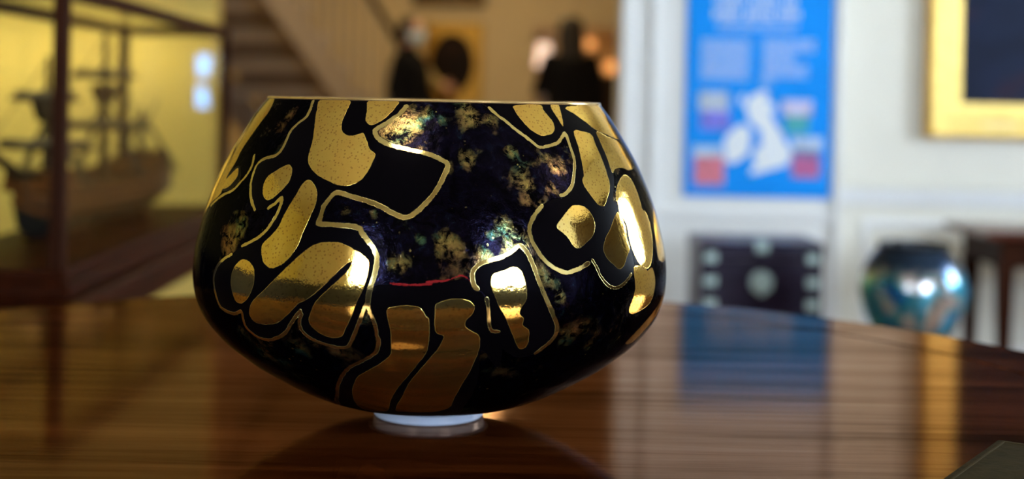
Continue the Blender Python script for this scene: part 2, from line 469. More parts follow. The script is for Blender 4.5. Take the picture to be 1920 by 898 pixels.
# ------------------------------------------------------------------ the lustre bowl
BOWL = (-0.0489, 0.905, TABLE_Z)
PROFILE = [(0.199, 0.10486), (0.19, 0.11187), (0.178, 0.11945), (0.165, 0.12715), (0.15, 0.13433), (0.135, 0.14018), (0.12, 0.1445), (0.108, 0.14712),
           (0.098, 0.14822), (0.09, 0.14833), (0.082, 0.14757), (0.074, 0.14558), (0.066, 0.1419), (0.058, 0.13611), (0.05, 0.12873), (0.043, 0.12013),
           (0.036, 0.11071), (0.03, 0.10073), (0.024, 0.09032), (0.019, 0.08039), (0.015, 0.07099), (0.012, 0.06163), (0.010, 0.05232), (0.0078, 0.0440), (0.0064, 0.0385)]
# glaze decoration, drawn on the wall of the bowl as (azimuth in degrees, height in millimetres)
LINES = [
 [(-38.7,197.7),(-37.4,189.5),(-39.9,184.3),(-41.3,179.5),(-41,173.6),(-41.3,168.5),(-42.9,165.9),(-46.2,164.3),(-48.5,161.1),(-48.7,156.8),(-48.2,151.8),(-47.2,146.9),(-45.1,140.5),(-42.7,135.9)],
 [(-38.2,137.4),(-36.4,140.3),(-34.8,143.7),(-34.6,137.6),(-35.6,130.8),(-37.6,124),(-40.4,119.4),(-44.1,115.4)],
 [(-47.5,110),(-50.8,106),(-53.1,101.8),(-54.4,95.9),(-54.2,90.4),(-53.2,84.2),(-51.9,79.1),(-49.2,77.2),(-45.9,76.8),(-43.2,79.1),(-43,75.4),(-43,70.7),(-41.8,67.3),(-39.7,64.7),(-36.6,64.2),(-33.1,66.7),(-30.1,70.8),(-28.3,75.9),(-26.3,81.7),(-25.4,84.1)],
 [(-25.1,82.3),(-25.9,78.5),(-25.9,74),(-24.7,70.1),(-22.6,67.3),(-19.6,65.4),(-17,64.5),(-15,65.8),(-13.8,70),(-12.6,76.1),(-11.6,82),(-10.6,89.1),(-10,91.3)],
 [(-5.6,195.9),(-7.3,191.3),(-10.3,186.6),(-12.6,183.6),(-13.4,181.8),(-12.2,178.3),(-9.3,175),(-5.2,173),(-0.6,171.1),(2.1,169.8),(5.1,167.1),(6.5,164.4),(5.8,159.6),(4.8,154.8),(3.4,149.3),(1.4,143.7),(-0.5,139.3),(-2.1,136.7),(-3.7,136.4),(-5.8,138.3),(-7.9,140.8),(-10.8,143.4),(-13.7,145.1),(-16.8,146.8),(-19.3,148.1),(-20.4,147.6),(-21.7,143.5),(-22.5,139.5),(-22.7,134.6),(-23,131.1),(-19.9,131),(-16,130.8),(-13.1,130),(-12.5,127.8),(-10.9,123.7),(-9.7,120.5),(-8.7,116.4),(-8.5,111.4),(-8.8,106.3),(-9.3,101.2),(-9.8,96.1),(-10,90.9)],
 [(-10,90.9),(-9.7,86.6),(-9,82.4),(-8.4,78),(-8.2,72.6),(-7.9,70.3),(-8.5,64.7),(-9.8,61.3),(-12.8,56.9),(-16,52.9),(-19.3,46.9),(-23.1,39.4),(-28.8,29.4),(-38.4,18.8)],
 [(12.6,99.2),(12,100.9),(11.6,104.7),(11.8,108.9),(13.2,112.3),(15.6,114.3),(18.1,115.9),(20.4,118.8),(22.3,121.7),(23.5,119.5),(24.5,115.2),(25.3,110),(26,104.8),(26.7,100.5),(27.8,94.3),(29.1,88),(30.2,82.5),(31.4,76.9),(31.4,72.2),(30.5,68.2),(29,64.6),(27.8,61.8)],
 [(14.7,94),(15.1,87.5),(15.4,80.5),(16.1,76.4),(17.7,75.7)],
 [(19.7,196),(21.5,192.3),(23.8,188.7),(26,184.6),(28.3,181),(30.5,177.3),(32.3,174.4),(35.4,175.1),(38.9,176.9),(41.4,180.2),(43.2,182.3),(43.2,178.9),(42.9,173.9),(42.7,168.9),(42.1,164.8),(40.9,159.9),(39.1,153.4),(36.8,149.4),(34.8,147.8)],
 [(29,142.6),(27,138.4),(25.3,133),(24.9,129.6),(25.4,123.7),(26.7,117.6),(28.1,113.3),(29,111.2),(30.7,108.7),(33.1,106.5),(35.5,107.3),(38.1,109.3),(39.6,110.8)],
 [(40.8,112.4),(41.9,107.9),(43,102.7),(45.5,97.1),(48.6,95.6),(51.7,98.3),(54,102)],
 [(-52.3,165.4),(-51,160),(-51.3,154.8),(-53.2,149.5),(-55.6,144.8),(-60.9,141),(-67.7,134.1)],
]
GOLD = [
 [(-35.6,198.6),(-35,193.5),(-33.5,186.7),(-31.8,178.4),(-31.1,171.8),(-30.7,166.1),(-29.6,162.1),(-27.3,158.2),(-25.3,156),(-22.9,154.2),(-20.7,152.4),(-18.3,151.8),(-16.2,152.6),(-14.5,154.9),(-13.3,158.6),(-12.4,163.4),(-11.9,168.2),(-12.2,169.8),(-13.8,172.2),(-14.9,176.1),(-16.5,180.5),(-17.5,180.1),(-19.3,179),(-21.1,179.1),(-22.9,181),(-23.8,183.9),(-24.1,188),(-23.9,193.1),(-24.8,199)],
 [(-17.6,199),(-17.2,192.5),(-17,188.4),(-16.1,185.9),(-14.7,185),(-13.3,186),(-11.4,188.6),(-10,191.6),(-9,194.5),(-8.5,198.9)],
 [(-36.1,161.7),(-37.9,160.5),(-39.9,157.8),(-41.8,155.1),(-42.6,151.7),(-42.3,147.5),(-41.2,143.6),(-39.5,141.7),(-37.7,142.8),(-36.3,145.9),(-34.9,149.3),(-34.1,152.6),(-34.1,156.7),(-34.7,160)],
 [(-28.5,154.1),(-29.8,151.6),(-30.7,146),(-31.8,140.3),(-32.9,133.5),(-33.6,127.9),(-35.5,122.1),(-37.2,118),(-37.3,114.2),(-36.3,108.6),(-35.2,106.7),(-33.1,105.4),(-29.8,109.8),(-27.4,118),(-26.7,124.1),(-25.3,135.4),(-24.7,141.2),(-25,147.5),(-26.7,152.5)],
 [(-43.5,107.8),(-45.5,103.7),(-46.4,99),(-46.5,93.6),(-45.6,87.5),(-44.5,84.1),(-42.5,83.8),(-40.4,87.1),(-39.1,92),(-38.4,97.4),(-38.7,103.6),(-40,106.8),(-41.8,108.2)],
 [(-39.9,81.9),(-38.9,85.7),(-35.3,92.9),(-31.9,100.7),(-28.8,108.2),(-25.9,114.8),(-23.4,119.4),(-21.1,121.4),(-19.6,121.7),(-17.4,121.8),(-15.4,120.3),(-13.7,118.4),(-13.7,113.4),(-15.4,110.2),(-18,103.5),(-20.1,98),(-22.3,93.3),(-24.6,89.4),(-25.8,88),(-27.9,83.1),(-29.8,79.1),(-32.3,75.3),(-35.3,73.8),(-38.8,73.9),(-40.3,77.2)],
 [(-13.7,118.4),(-11.7,116.1),(-10.3,113.3),(-10.1,110.4),(-10.2,106.2),(-11,98.5),(-12.3,91.5),(-13.5,83.5),(-15.2,75.3),(-16.3,71.2),(-18.8,70.2),(-21.3,72.3),(-23,75.6),(-23.5,79.1),(-22.7,84.6),(-21.5,90),(-19.7,94.7),(-17.2,100.6),(-14.7,107.3),(-13.7,113.4)],
 [(-6,87),(-4.3,89.3),(-1.7,90.1),(1,88.8),(2.2,84.1),(2.7,83.2),(2.9,74.6),(2.4,64.7),(1,58.9),(-1.8,49.7),(-5.2,40.4),(-9.2,29.8),(-14.1,18.8),(-21.9,16.1),(-27.2,15.8),(-26.3,20.9),(-23.2,28.3),(-18.9,38.1),(-15.8,45.5),(-12.4,50.4),(-8.4,56.1),(-5.6,62.3),(-5.3,68.8),(-5.3,76.7)],
 [(4,89.1),(4.4,91.5),(6.3,93.2),(8.2,94.1),(10.8,93.2),(12.1,89.9),(11.7,85.7),(10.4,82.4),(10.5,78.6),(12.4,75.5),(13.4,73.7),(13.9,67.4),(13.5,60.8),(12.8,51.9),(11.8,43.1),(11,32.2),(10.4,22.4),(2.9,18.4),(-9,18.3),(-10.1,20.5),(-5.4,31.7),(-2.5,42.3),(0.5,51.9),(2.7,59),(4.7,65.7),(5.9,72.1),(5.7,74.3),(4.1,76.8)],
 [(20.7,110.7),(18.3,108.7),(16.2,107.1),(15.6,104.6),(15.7,99.5),(16.6,94.4),(17.5,89.1),(18.8,83.8),(20.1,77.5),(21.1,72.8),(22.8,66),(24.1,64.9),(24.9,67.6),(24.8,72.4),(24.4,76.1),(22.9,79),(23,82.5),(22,85.3),(22.3,88.8),(23.3,92.2),(23.5,97.3),(23.1,103.4),(22.3,108.5)],
 [(28.4,197.6),(27.8,195),(28.8,190.1),(30.8,184.7),(33.2,181.4),(35.6,180.9),(38.3,182.3),(39.8,185.2),(40,189),(39.2,192),(38.4,195.7),(38,198.3)],
 [(42.8,198.4),(42.2,195.4),(42.6,191.6),(43.3,186.1),(43.9,187.4),(45.9,196.3),(46.2,198.5)],
 [(38.4,142.5),(41.2,141.5),(43.1,136.7),(43.4,130.7),(42.1,125.7),(39.6,121.8),(37.5,119.1),(35.9,120.5),(34.5,125.7),(32.3,130),(32.3,132.5),(34.6,137.3),(36.9,141.4)],
 [(47.1,183.5),(51.4,183.1),(55,181.2),(54.5,175.4),(54.3,167.7),(53.8,159.2),(53.2,152.5),(50.6,146),(48.1,141.3),(46.1,142.3),(44.7,146.5),(43.1,152.4),(43.2,156.5),(44.2,158.9),(45.1,166.4),(46.3,175.5)],
 [(49.9,197.5),(74.5,199),(78.5,197.1),(73.1,188.1),(74.3,178.2),(64.8,181.2),(58.5,184.3),(55.9,187.8),(51.6,193.4)],
 [(58.7,183),(64.1,180.1),(72,176.3),(73.9,168.4),(74.9,162.1),(68,160),(63.3,161.9),(58.6,161.3),(56.5,159.1),(57.3,169.3),(57.8,177)],
 [(62.7,157.6),(59.2,155.4),(55.8,150.5),(53.7,144),(54.1,142.5),(53.7,136.5),(55.5,130.2),(55.3,120.5),(56.1,114),(58.3,106.6),(62,103.5),(65.1,106.9),(68.1,118.1),(69.6,127.9),(68.4,135.4),(66.6,137.2),(67.2,145.9),(66.7,153.8),(65,156.8)],
 [(52.9,137.4),(50.5,133.3),(48.5,128.4),(46.2,123.5),(44.8,117.7),(45.6,112.5),(47.5,108.7),(49.5,105.8),(51.5,108),(52.8,112.1),(54.7,116.2),(54.4,122.3),(54.8,129.3),(54,134.6)],
 [(80.9,137),(82.8,133.6),(80.3,124.5),(80.6,110.5),(79.8,104.1),(71.2,106.1),(71.1,116.5),(74.1,128.8)],
 [(55.2,105.5),(58.9,105.6),(62,102.2),(65.1,103.3),(66.8,93.7),(64.5,83.3),(58.9,79.5),(55.3,78.7),(53.5,81.9),(55.5,93.1)],
 [(78.7,88.3),(78.6,86.5),(77.6,75.4),(70,66.8),(65.4,57.7),(59.7,59.7),(63.3,68.7),(69.9,76.9),(76.8,83.1)],
 [(-70.8,199),(-64.5,198.9),(-59.9,191.8),(-60.7,184.6),(-61.8,175.6),(-62.5,167.6),(-62.1,160.5),(-63.6,151.6),(-62.7,142),(-69.2,134.7),(-75.2,125.5),(-74.9,121.1),(-76.8,120.4),(-74.5,133),(-76.5,151.1),(-75,166.2),(-73.5,179.5),(-71.3,189.6)],
 [(-58.3,157.5),(-61.1,153.6),(-63.8,148.9),(-63.3,145),(-59.9,145.5),(-57.4,148.9),(-56.2,153.4)],
]
BLACK = [
 [(-37.6,199),(-38.7,197.7),(-37.4,189.5),(-39.9,184.3),(-41.3,179.5),(-41,173.6),(-41.3,168.5),(-42.9,165.9),(-46.2,164.3),(-48.5,161.1),(-48.7,156.8),(-48.2,151.8),(-47.2,146.9),(-45.1,140.5),(-42.7,135.9),(-38.2,137.4),(-36.4,140.3),(-34.8,143.7),(-34.6,137.6),(-35.6,130.8),(-37.6,124),(-40.4,119.4),(-44.1,115.4),(-47.5,110),(-50.8,106),(-53.1,101.8),(-54.4,95.9),(-54.2,90.4),(-53.2,84.2),(-51.9,79.1),(-49.2,77.2),(-45.9,76.8),(-43.2,79.1),(-43,75.4),(-43,70.7),(-41.8,67.3),(-39.7,64.7),(-36.6,64.2),(-33.1,66.7),(-30.1,70.8),(-28.3,75.9),(-26.3,81.7),(-25.4,84.1),(-25.1,82.3),(-25.9,78.5),(-25.9,74),(-24.7,70.1),(-22.6,67.3),(-19.6,65.4),(-17,64.5),(-15,65.8),(-13.8,70),(-12.6,76.1),(-11.6,82),(-10.6,89.1),(-10,91.3),(-10,90.9),(-9.8,96.1),(-9.3,101.2),(-8.8,106.3),(-8.5,111.4),(-8.7,116.4),(-9.7,120.5),(-10.9,123.7),(-12.5,127.8),(-13.1,130),(-16,130.8),(-19.9,131),(-23,131.1),(-22.7,134.6),(-22.5,139.5),(-21.7,143.5),(-20.4,147.6),(-19.3,148.1),(-16.8,146.8),(-13.7,145.1),(-10.8,143.4),(-7.9,140.8),(-5.8,138.3),(-3.7,136.4),(-2.1,136.7),(-0.5,139.3),(1.4,143.7),(3.4,149.3),(4.8,154.8),(5.8,159.6),(6.5,164.4),(5.1,167.1),(2.1,169.8),(-0.6,171.1),(-5.2,173),(-9.3,175),(-12.2,178.3),(-13.4,181.8),(-12.6,183.6),(-10.3,186.6),(-7.3,191.3),(-5.6,195.9),(-5.1,199)],
 [(-9.3,98.7),(-5.8,101.1),(-1.1,100.6),(3.1,101.7),(6.1,102.8),(10.1,104.3),(12.4,98.8),(14.2,94.5),(15.5,78.7),(17,74.1),(18.9,67.4),(19.4,53.2),(14.2,65.5),(15.8,41.7),(16.1,23.5),(14.3,15.7),(-13.2,13.3),(-32.3,15),(-43.5,15.8),(-28.8,29.4),(-23.1,39.4),(-19.3,46.9),(-16,52.9),(-12.8,56.9),(-9.8,61.3),(-8.5,64.7),(-7.9,70.3),(-8.2,72.6),(-8.4,78),(-9,82.4),(-9.7,86.6),(-10,90.9)],
 [(12.6,99.2),(12,100.9),(11.6,104.7),(11.8,108.9),(13.2,112.3),(15.6,114.3),(18.1,115.9),(20.4,118.8),(22.3,121.7),(23.5,119.5),(24.5,115.2),(25.3,110),(26,104.8),(26.7,100.5),(27.8,94.3),(29.1,88),(30.2,82.5),(31.4,76.9),(31.4,72.2),(30.5,68.2),(29,64.6),(27.8,61.8),(23.2,60),(18.2,67.5),(16,74.2),(14.7,94)],
 [(19.6,198.9),(19.7,196),(21.5,192.3),(23.8,188.7),(26,184.6),(28.3,181),(30.5,177.3),(32.3,174.4),(35.4,175.1),(38.9,176.9),(41.4,180.2),(43.2,182.3),(43.2,178.9),(42.9,173.9),(42.7,168.9),(42.1,164.8),(40.9,159.9),(39.1,153.4),(36.8,149.4),(34.8,147.8),(34.8,147.8),(36.1,143.8),(42.1,140.2),(47.1,138.9),(51.1,144.3),(56.3,155.7),(57.5,165),(58.1,173.5),(58.2,181.3),(56.8,187.8),(51.6,193.4),(49.8,197.2),(49.3,199)],
 [(29,142.6),(27,138.4),(25.3,133),(24.9,129.6),(25.4,123.7),(26.7,117.6),(28.1,113.3),(29,111.2),(30.7,108.7),(33.1,106.5),(35.5,107.3),(38.1,109.3),(39.6,110.8),(40.8,112.4),(41.9,107.9),(43,102.7),(45.5,97.1),(48.6,95.6),(51.7,98.3),(54,102),(55.8,103.6),(55.3,113.4),(55.5,130),(53.8,137.3),(54,142.5),(52.4,144.2),(56.3,155.7),(47.7,138.8),(42.4,141.8),(36.8,145.4),(32.9,146.4)],
 [(-58.6,158.7),(-62.9,154.3),(-65.2,148.7),(-65,144.3),(-59,143.9),(-55.8,147.4),(-54.3,153.2)],
]
RED = [
 [(-5.8,101.7),(-1.1,101),(3.1,101.9),(2.1,102.9),(6.1,103.7),(8.7,106),(10.1,105.7),(11.6,102.3)],
]

CRYSTALS = [(-3.6,185.4,11.2),(-8.4,180.8,5.3),(0.7,191.5,5.9),(13.1,191.9,7.3),(19.3,189.2,5.3),(5.3,187.2,5.3),(11.3,167.1,6.6),(6.8,164.1,4.0),(25.5,153.0,5.9),(25.6,145.8,7.3),(28.2,142.9,4.6),(23.6,171.7,4.6),(35.9,162.9,8.6),(32.8,152.8,5.9),(18.9,130.4,6.6),(20.6,123.3,5.9),(16.4,127.6,4.0),(6.2,124.2,5.9),(8.5,119.8,4.6),(-4.1,111.8,6.6),(-5.3,115.9,3.3),(-49.4,116.0,7.3),(-45.3,124.4,6.6),(-40.4,110.6,4.6),(-54.8,122.4,4.6),(-45.1,189.5,4.6),(-46.7,181.7,4.6),(-56.0,193.9,4.0),(-37.5,63.1,5.9),(-28.4,60.9,6.6),(-23.0,67.1,4.6),(-41.1,53.6,5.3),(-46.1,66.7,4.6),(-18.4,61.6,4.6),(-10.2,137.8,4.0),(-16.6,138.7,3.3),(34.7,115.2,3.3),(34.6,67.7,4.6),(30.9,51.5,3.3),(43.2,62.3,3.3),(31.4,92.5,3.3),(13.9,116.5,4.6),(0.7,124.6,3.3)]    # crystal clusters in the ground: azimuth, height, radius
LINE_WIDTH = [2.0, 2.0, 1.9, 1.9, 2.7, 2.1, 2.5, 1.8, 2.0, 2.3, 1.7, 2.0]   # millimetres

def catmull(pts, n=14):
    p = np.array(pts, float)
    q = np.vstack([2 * p[0] - p[1], p, 2 * p[-1] - p[-2]])
    o = []
    t = np.linspace(0, 1, n, endpoint=False)[:, None]
    for i in range(1, len(q) - 2):
        a, b, c, d = q[i - 1:i + 3]
        o.append(0.5 * (2 * b + (c - a) * t + (2 * a - 5 * b + 4 * c - d) * t * t + (3 * b - a - 3 * c + d) * t ** 3))
    return np.vstack(o + [p[-1:]])

def smooth_path(pts, closed, n=4):
    p = np.array(pts, float)
    if closed: p = np.vstack([p, p[:1]])
    q = np.vstack([p[-2] if closed else p[0], p, p[1] if closed else p[-1]])
    o = []
    t = np.linspace(0, 1, n, endpoint=False)[:, None]
    for i in range(1, len(q) - 2):
        a, b, c, d = q[i - 1:i + 3]
        o.append(0.5 * (2 * b + (c - a) * t + (2 * a - 5 * b + 4 * c - d) * t * t + (3 * b - a - 3 * c + d) * t ** 3))
    r = np.vstack(o + [p[-1:]])
    r[:, 1] = np.clip(r[:, 1], 6.4, 199)
    return r

def glaze_fields(th, z, rad_of):
    """signed distances (millimetres) from every point of the wall to the drawn shapes; th in degrees, z in millimetres"""
    r = rad_of(z)
    X = np.stack([r * np.sin(np.radians(th)), -r * np.cos(np.radians(th)), z], -1)
    def seg_dist(path, margin=14.0):
        P = np.stack([rad_of(path[:, 1]) * np.sin(np.radians(path[:, 0])), -rad_of(path[:, 1]) * np.cos(np.radians(path[:, 0])), path[:, 1]], -1)
        lo, hi = P.min(0) - margin, P.max(0) + margin
        idx = np.nonzero(((X >= lo) & (X <= hi)).all(-1))[0]
        Q = X[idx]
        d = np.full(len(idx), 1e9)
        for a, b in zip(P[:-1], P[1:]):
            ab = b - a
            L = ab @ ab
            if L < 1e-9: continue
            t = np.clip(((Q - a) @ ab) / L, 0, 1)
            e = Q - a - t[:, None] * ab
            np.minimum(d, (e * e).sum(-1), out=d)
        return idx, np.sqrt(d)
    def inside(path, idx):
        x, y = th[idx], z[idx]
        c = np.zeros(len(idx), bool)
        for (x0, y0), (x1, y1) in zip(path[:-1], path[1:]):
            if y0 == y1: continue
            m = ((y0 > y) != (y1 > y)) & (x < (x1 - x0) * (y - y0) / (y1 - y0) + x0)
            c ^= m
        return c
    out = {}
    for key, shapes in (('gold', GOLD), ('black', BLACK)):
        f = np.full(len(th), 12.0)
        for s in shapes:
            path = smooth_path(s, True, 3)
            idx, d = seg_dist(path)
            d = np.where(inside(path, idx), -d, d)
            f[idx] = np.minimum(f[idx], d)
        out[key] = np.clip(f, -12, 12)
    for key, shapes in (('line', LINES), ('red', RED)):
        f = np.full(len(th), 12.0)
        for k, s in enumerate(shapes):
            path = smooth_path(s, False, 4)
            idx, d = seg_dist(path)
            f[idx] = np.minimum(f[idx], d - (LINE_WIDTH[k] if key == 'line' else 1.0) / 2)
        out[key] = np.clip(f, -12, 12)
    f = np.zeros(len(th))
    for a, zc, rc in CRYSTALS:
        rr = float(rad_of(np.array([zc]))[0])
        c = np.array([rr * math.sin(math.radians(a)), -rr * math.cos(math.radians(a)), zc])
        f = np.maximum(f, np.exp(-((X - c) ** 2).sum(-1) / (rc * rc)))
    out['crystal'] = f
    return out

def bowl_material():
    m, nt, b = new_mat('lustre_glaze')
    L = nt.links.new
    tc = node(nt, 'ShaderNodeTexCoord')
    def attr(n): return node(nt, 'ShaderNodeAttribute', attribute_name=n).outputs['Fac']
    def noise(scale, detail=4.0, rough=0.6, dist=0.0):
        n = node(nt, 'ShaderNodeTexNoise', Scale=scale, Detail=detail, Roughness=rough, Distortion=dist)
        L(tc.outputs['Object'], n.inputs['Vector']); return n
    def math_(op, a, b=None, c=None):
        n = node(nt, 'ShaderNodeMath', operation=op)
        for i, x in enumerate((a, b, c)):
            if x is None: continue
            if isinstance(x, (int, float)): n.inputs[i].default_value = x
            else: L(x, n.inputs[i])
        return n.outputs[0]
    def mix(fac, a, c, blend='MIX'):
        n = node(nt, 'ShaderNodeMix', data_type='RGBA', blend_type=blend)
        for sock, x in (('Factor', fac), ('A', a), ('B', c)):
            if isinstance(x, (int, float)): n.inputs[sock].default_value = x
            elif isinstance(x, tuple): n.inputs[sock].default_value = (*x, 1)
            else: L(x, n.inputs[sock])
        return n.outputs['Result']
    def mixf(fac, a, c):
        n = node(nt, 'ShaderNodeMix', data_type='FLOAT')
        for sock, x in (('Factor', fac), ('A', a), ('B', c)):
            if isinstance(x, (int, float)): n.inputs[sock].default_value = x
            else: L(x, n.inputs[sock])
        return n.outputs['Result']
    wob = math_('MULTIPLY', math_('SUBTRACT', noise(260, 3).outputs['Fac'], 0.5), 1.6)
    wob2 = math_('MULTIPLY', math_('SUBTRACT', noise(700, 2).outputs['Fac'], 0.5), 1.1)
    wsum = math_('ADD', wob, wob2)
    def mask(sd, w=0.12):
        n = node(nt, 'ShaderNodeMapRange', interpolation_type='SMOOTHSTEP')
        n.inputs['From Min'].default_value = w; n.inputs['From Max'].default_value = -w
        L(sd, n.inputs['Value']); return n.outputs['Result']
    m_gold = mask(math_('ADD', attr('gold'), math_('MULTIPLY', wsum, 0.45)))
    m_line = mask(math_('ADD', attr('line'), math_('MULTIPLY', wsum, 0.75)))
    m_black = mask(math_('ADD', attr('black'), math_('MULTIPLY', wsum, 0.6)))
    m_red = mask(math_('ADD', attr('red'), wsum))
    # mottled ground: near black violet with blue, green and tan crystals
    n1 = noise(34, 5, 0.6, 0.3); n2 = noise(170, 5, 0.75, 0.5); n3 = noise(46, 5, 0.7, 0.3); n4 = noise(420, 3, 0.6)
    ground = ramp(nt, [(0.42, (0.0020, 0.0016, 0.0028)), (0.55, (0.0050, 0.0036, 0.011)), (0.65, (0.007, 0.009, 0.024)), (0.78, (0.03, 0.09, 0.09))])
    L(n2.outputs['Fac'], ground.inputs['Fac'])
    patch = ramp(nt, [(0.57, (0, 0, 0)), (0.74, (1, 1, 1))]); L(math_('MULTIPLY_ADD', attr('crystal'), 0.22, n1.outputs['Fac']), patch.inputs['Fac'])
    fleck = ramp(nt, [(0.43, (0, 0, 0)), (0.57, (1, 1, 1))]); L(n2.outputs['Fac'], fleck.inputs['Fac'])
    tanfac = math_('MULTIPLY', patch.outputs['Color'], fleck.outputs['Color'])
    tan = ramp(nt, [(0.40, (0.32, 0.18, 0.075)), (0.52, (0.36, 0.27, 0.08)), (0.62, (0.10, 0.20, 0.10)), (0.75, (0.06, 0.19, 0.26))])
    L(n3.outputs['Fac'], tan.inputs['Fac'])
    mott = mix(tanfac, ground.outputs['Color'], tan.outputs['Color'])
    vor = node(nt, 'ShaderNodeTexVoronoi', Scale=260.0); L(tc.outputs['Object'], vor.inputs['Vector'])
    dot = mask(math_('SUBTRACT', vor.outputs['Distance'], 0.17), 0.05)
    sel = ramp(nt, [(0.60, (0, 0, 0)), (0.67, (0.8, 0.8, 0.8))]); L(n3.outputs['Fac'], sel.inputs['Fac'])
    mott = mix(math_('MULTIPLY', dot, sel.outputs['Color']), mott, (0.50, 0.42, 0.16))
    # gold lustre with pin-prick speckle and worn violet clouds
    vor2 = node(nt, 'ShaderNodeTexVoronoi', Scale=520.0); L(tc.outputs['Object'], vor2.inputs['Vector'])
    prick = math_('MULTIPLY', mask(math_('SUBTRACT', vor2.outputs['Distance'], 0.27), 0.08), 0.75)
    goldc = ramp(nt, [(0.30, (0.74, 0.42, 0.09)), (0.55, (0.80, 0.55, 0.13)), (0.75, (0.84, 0.66, 0.26))])
    L(noise(18, 5, 0.6).outputs['Fac'], goldc.inputs['Fac'])
    gold = mix(prick, goldc.outputs['Color'], (0.40, 0.20, 0.05))
    linec = mix(noise(120, 4).outputs['Fac'], (0.62, 0.40, 0.10), (0.70, 0.62, 0.28))
    col = mix(m_black, mott, (0.0016, 0.0011, 0.0016))
    col = mix(m_red, col, (0.22, 0.012, 0.014))
    col = mix(m_line, col, linec)
    col = mix(m_gold, col, gold)
    L(col, b.inputs['Base Color'])
    shiny = math_('MAXIMUM', m_gold, m_line)
    met = mixf(m_black, 0.92, 0.0)
    met = mixf(m_red, met, 0.3)
    L(mixf(shiny, met, 0.98), b.inputs['Metallic'])
    rgh = mixf(m_black, 0.08, 0.30)
    L(mixf(shiny, rgh, 0.075), b.inputs['Roughness'])
    L(mixf(math_('MULTIPLY', m_black, math_('SUBTRACT', 1.0, shiny)), 0.5, 0.03), b.inputs['Specular IOR Level'])
    L(mix(shiny, (0.22, 0.22, 0.30), (1.0, 0.92, 0.75)), b.inputs['Specular Tint'])
    # relief: crystals on the ground, the gold slightly sunk between raised dark lines
    hgt = math_('MULTIPLY', math_('ADD', n2.outputs['Fac'], math_('MULTIPLY', n4.outputs['Fac'], 0.5)), mixf(math_('MAXIMUM', m_black, shiny), 0.45, 0.05))
    hgt = math_('ADD', hgt, math_('MULTIPLY', m_line, 0.12))
    hgt = math_('ADD', hgt, math_('MULTIPLY', noise(30, 2).outputs['Fac'], 0.25))
    hgt = math_('ADD', hgt, math_('MULTIPLY', math_('MULTIPLY', noise(95, 4, 0.65).outputs['Fac'], m_gold), 0.30))
    bp = node(nt, 'ShaderNodeBump', Strength=0.5, Distance=0.0009)
    L(hgt, bp.inputs['Height']); L(bp.outputs['Normal'], b.inputs['Normal'])
    return m

bowl = thing('lustre_bowl', 'large round lustre bowl with gold and black swirling glaze on the round table', 'bowl', BOWL)
def build_bowl():
    prof = catmull(PROFILE, 14)                       # rim down to the foot
    zz, rr = prof[:, 0] * 1000, prof[:, 1] * 1000
    rad_of = lambda z: np.interp(z, zz[::-1], rr[::-1])
    n = 1080                                          # columns round the bowl
    th = np.arange(n) * 360.0 / n - 180.0
    fold = np.where(np.abs(th) <= 90, th, np.sign(th) * 180 - th)     # the back repeats the front, mirrored
    rows = len(prof)
    T, Z = np.meshgrid(fold, zz); T = T.ravel(); Z = Z.ravel()
    front = np.nonzero(np.tile(np.abs(th) <= 90, rows))[0]
    fl = glaze_fields(T[front], Z[front], rad_of)
    col_of = {round(float(a), 4): i for i, a in enumerate(th) if abs(a) <= 90}
    src = np.array([col_of[round(float(a), 4)] for a in fold])
    pos = np.full(rows * n, -1); pos[front] = np.arange(len(front))
    gather = pos[(np.arange(rows)[:, None] * n + src[None, :]).ravel()]
    TT = np.radians(np.tile(th, rows)); RR = np.repeat(prof[:, 1], n); ZZ = np.repeat(prof[:, 0], n)
    outer = np.stack([RR * np.sin(TT), -RR * np.cos(TT), ZZ], -1)
    i, j = np.meshgrid(np.arange(rows - 1), np.arange(n), indexing='ij'); k = (j + 1) % n
    faces = np.stack([i * n + j, (i + 1) * n + j, (i + 1) * n + k, i * n + k], -1).reshape(-1, 4)
    me = bpy.data.meshes.new('body')
    me.vertices.add(len(outer)); me.vertices.foreach_set('co', outer.ravel())
    me.loops.add(faces.size); me.loops.foreach_set('vertex_index', faces.ravel().astype(np.int32))
    me.polygons.add(len(faces))
    me.polygons.foreach_set('loop_start', np.arange(0, faces.size, 4, dtype=np.int32))
    me.polygons.foreach_set('use_smooth', np.ones(len(faces), bool))
    me.update(calc_edges=True)
    for key, f in fl.items():
        a = me.attributes.new(key, 'FLOAT', 'POINT')
        a.data.foreach_set('value', f[gather].astype(np.float32))
    me.materials.append(bowl_material())
    o = bpy.data.objects.new('body', me); COL.objects.link(o); o.parent = bowl
    # plain inside
    t = 0.0045
    inner = [(r - t, z) for z, r in PROFILE if z > 0.013] + [(0.055, 0.0165), (0.001, 0.0150)]
    inner = [(PROFILE[0][1] - 0.0006, 0.1990)] + [(r, min(z, 0.1985)) for r, z in inner]
    tag(MB().lathe(inner, 128).build('inside_wall', plain('inside_glaze', (0.05, 0.035, 0.02), 0.2, 0.5, 0.3, 30), bowl), 'dark brown inside glaze')
    MB().lathe([(0.1042 + 0.0012 * math.cos(a), 0.1990 + 0.0012 * math.sin(a)) for a in np.linspace(0, 2 * math.pi, 13)[:-1]], 128, closed=True) \
        .build('lip', plain('lip_gold', (0.72, 0.50, 0.22), 0.18, 0.85, 0.15, 90), bowl)
    MB().lathe([(0.001, 0.0078), (0.0380, 0.0066), (0.0352, 0.0058), (0.0348, 0.0012), (0.0338, 0.0), (0.029, 0.0), (0.028, 0.003), (0.001, 0.004)], 96) \
        .build('foot_ring', plain('foot_porcelain', (0.46, 0.54, 0.70), 0.25, 0.0, 0.04, 40), bowl)
build_bowl()

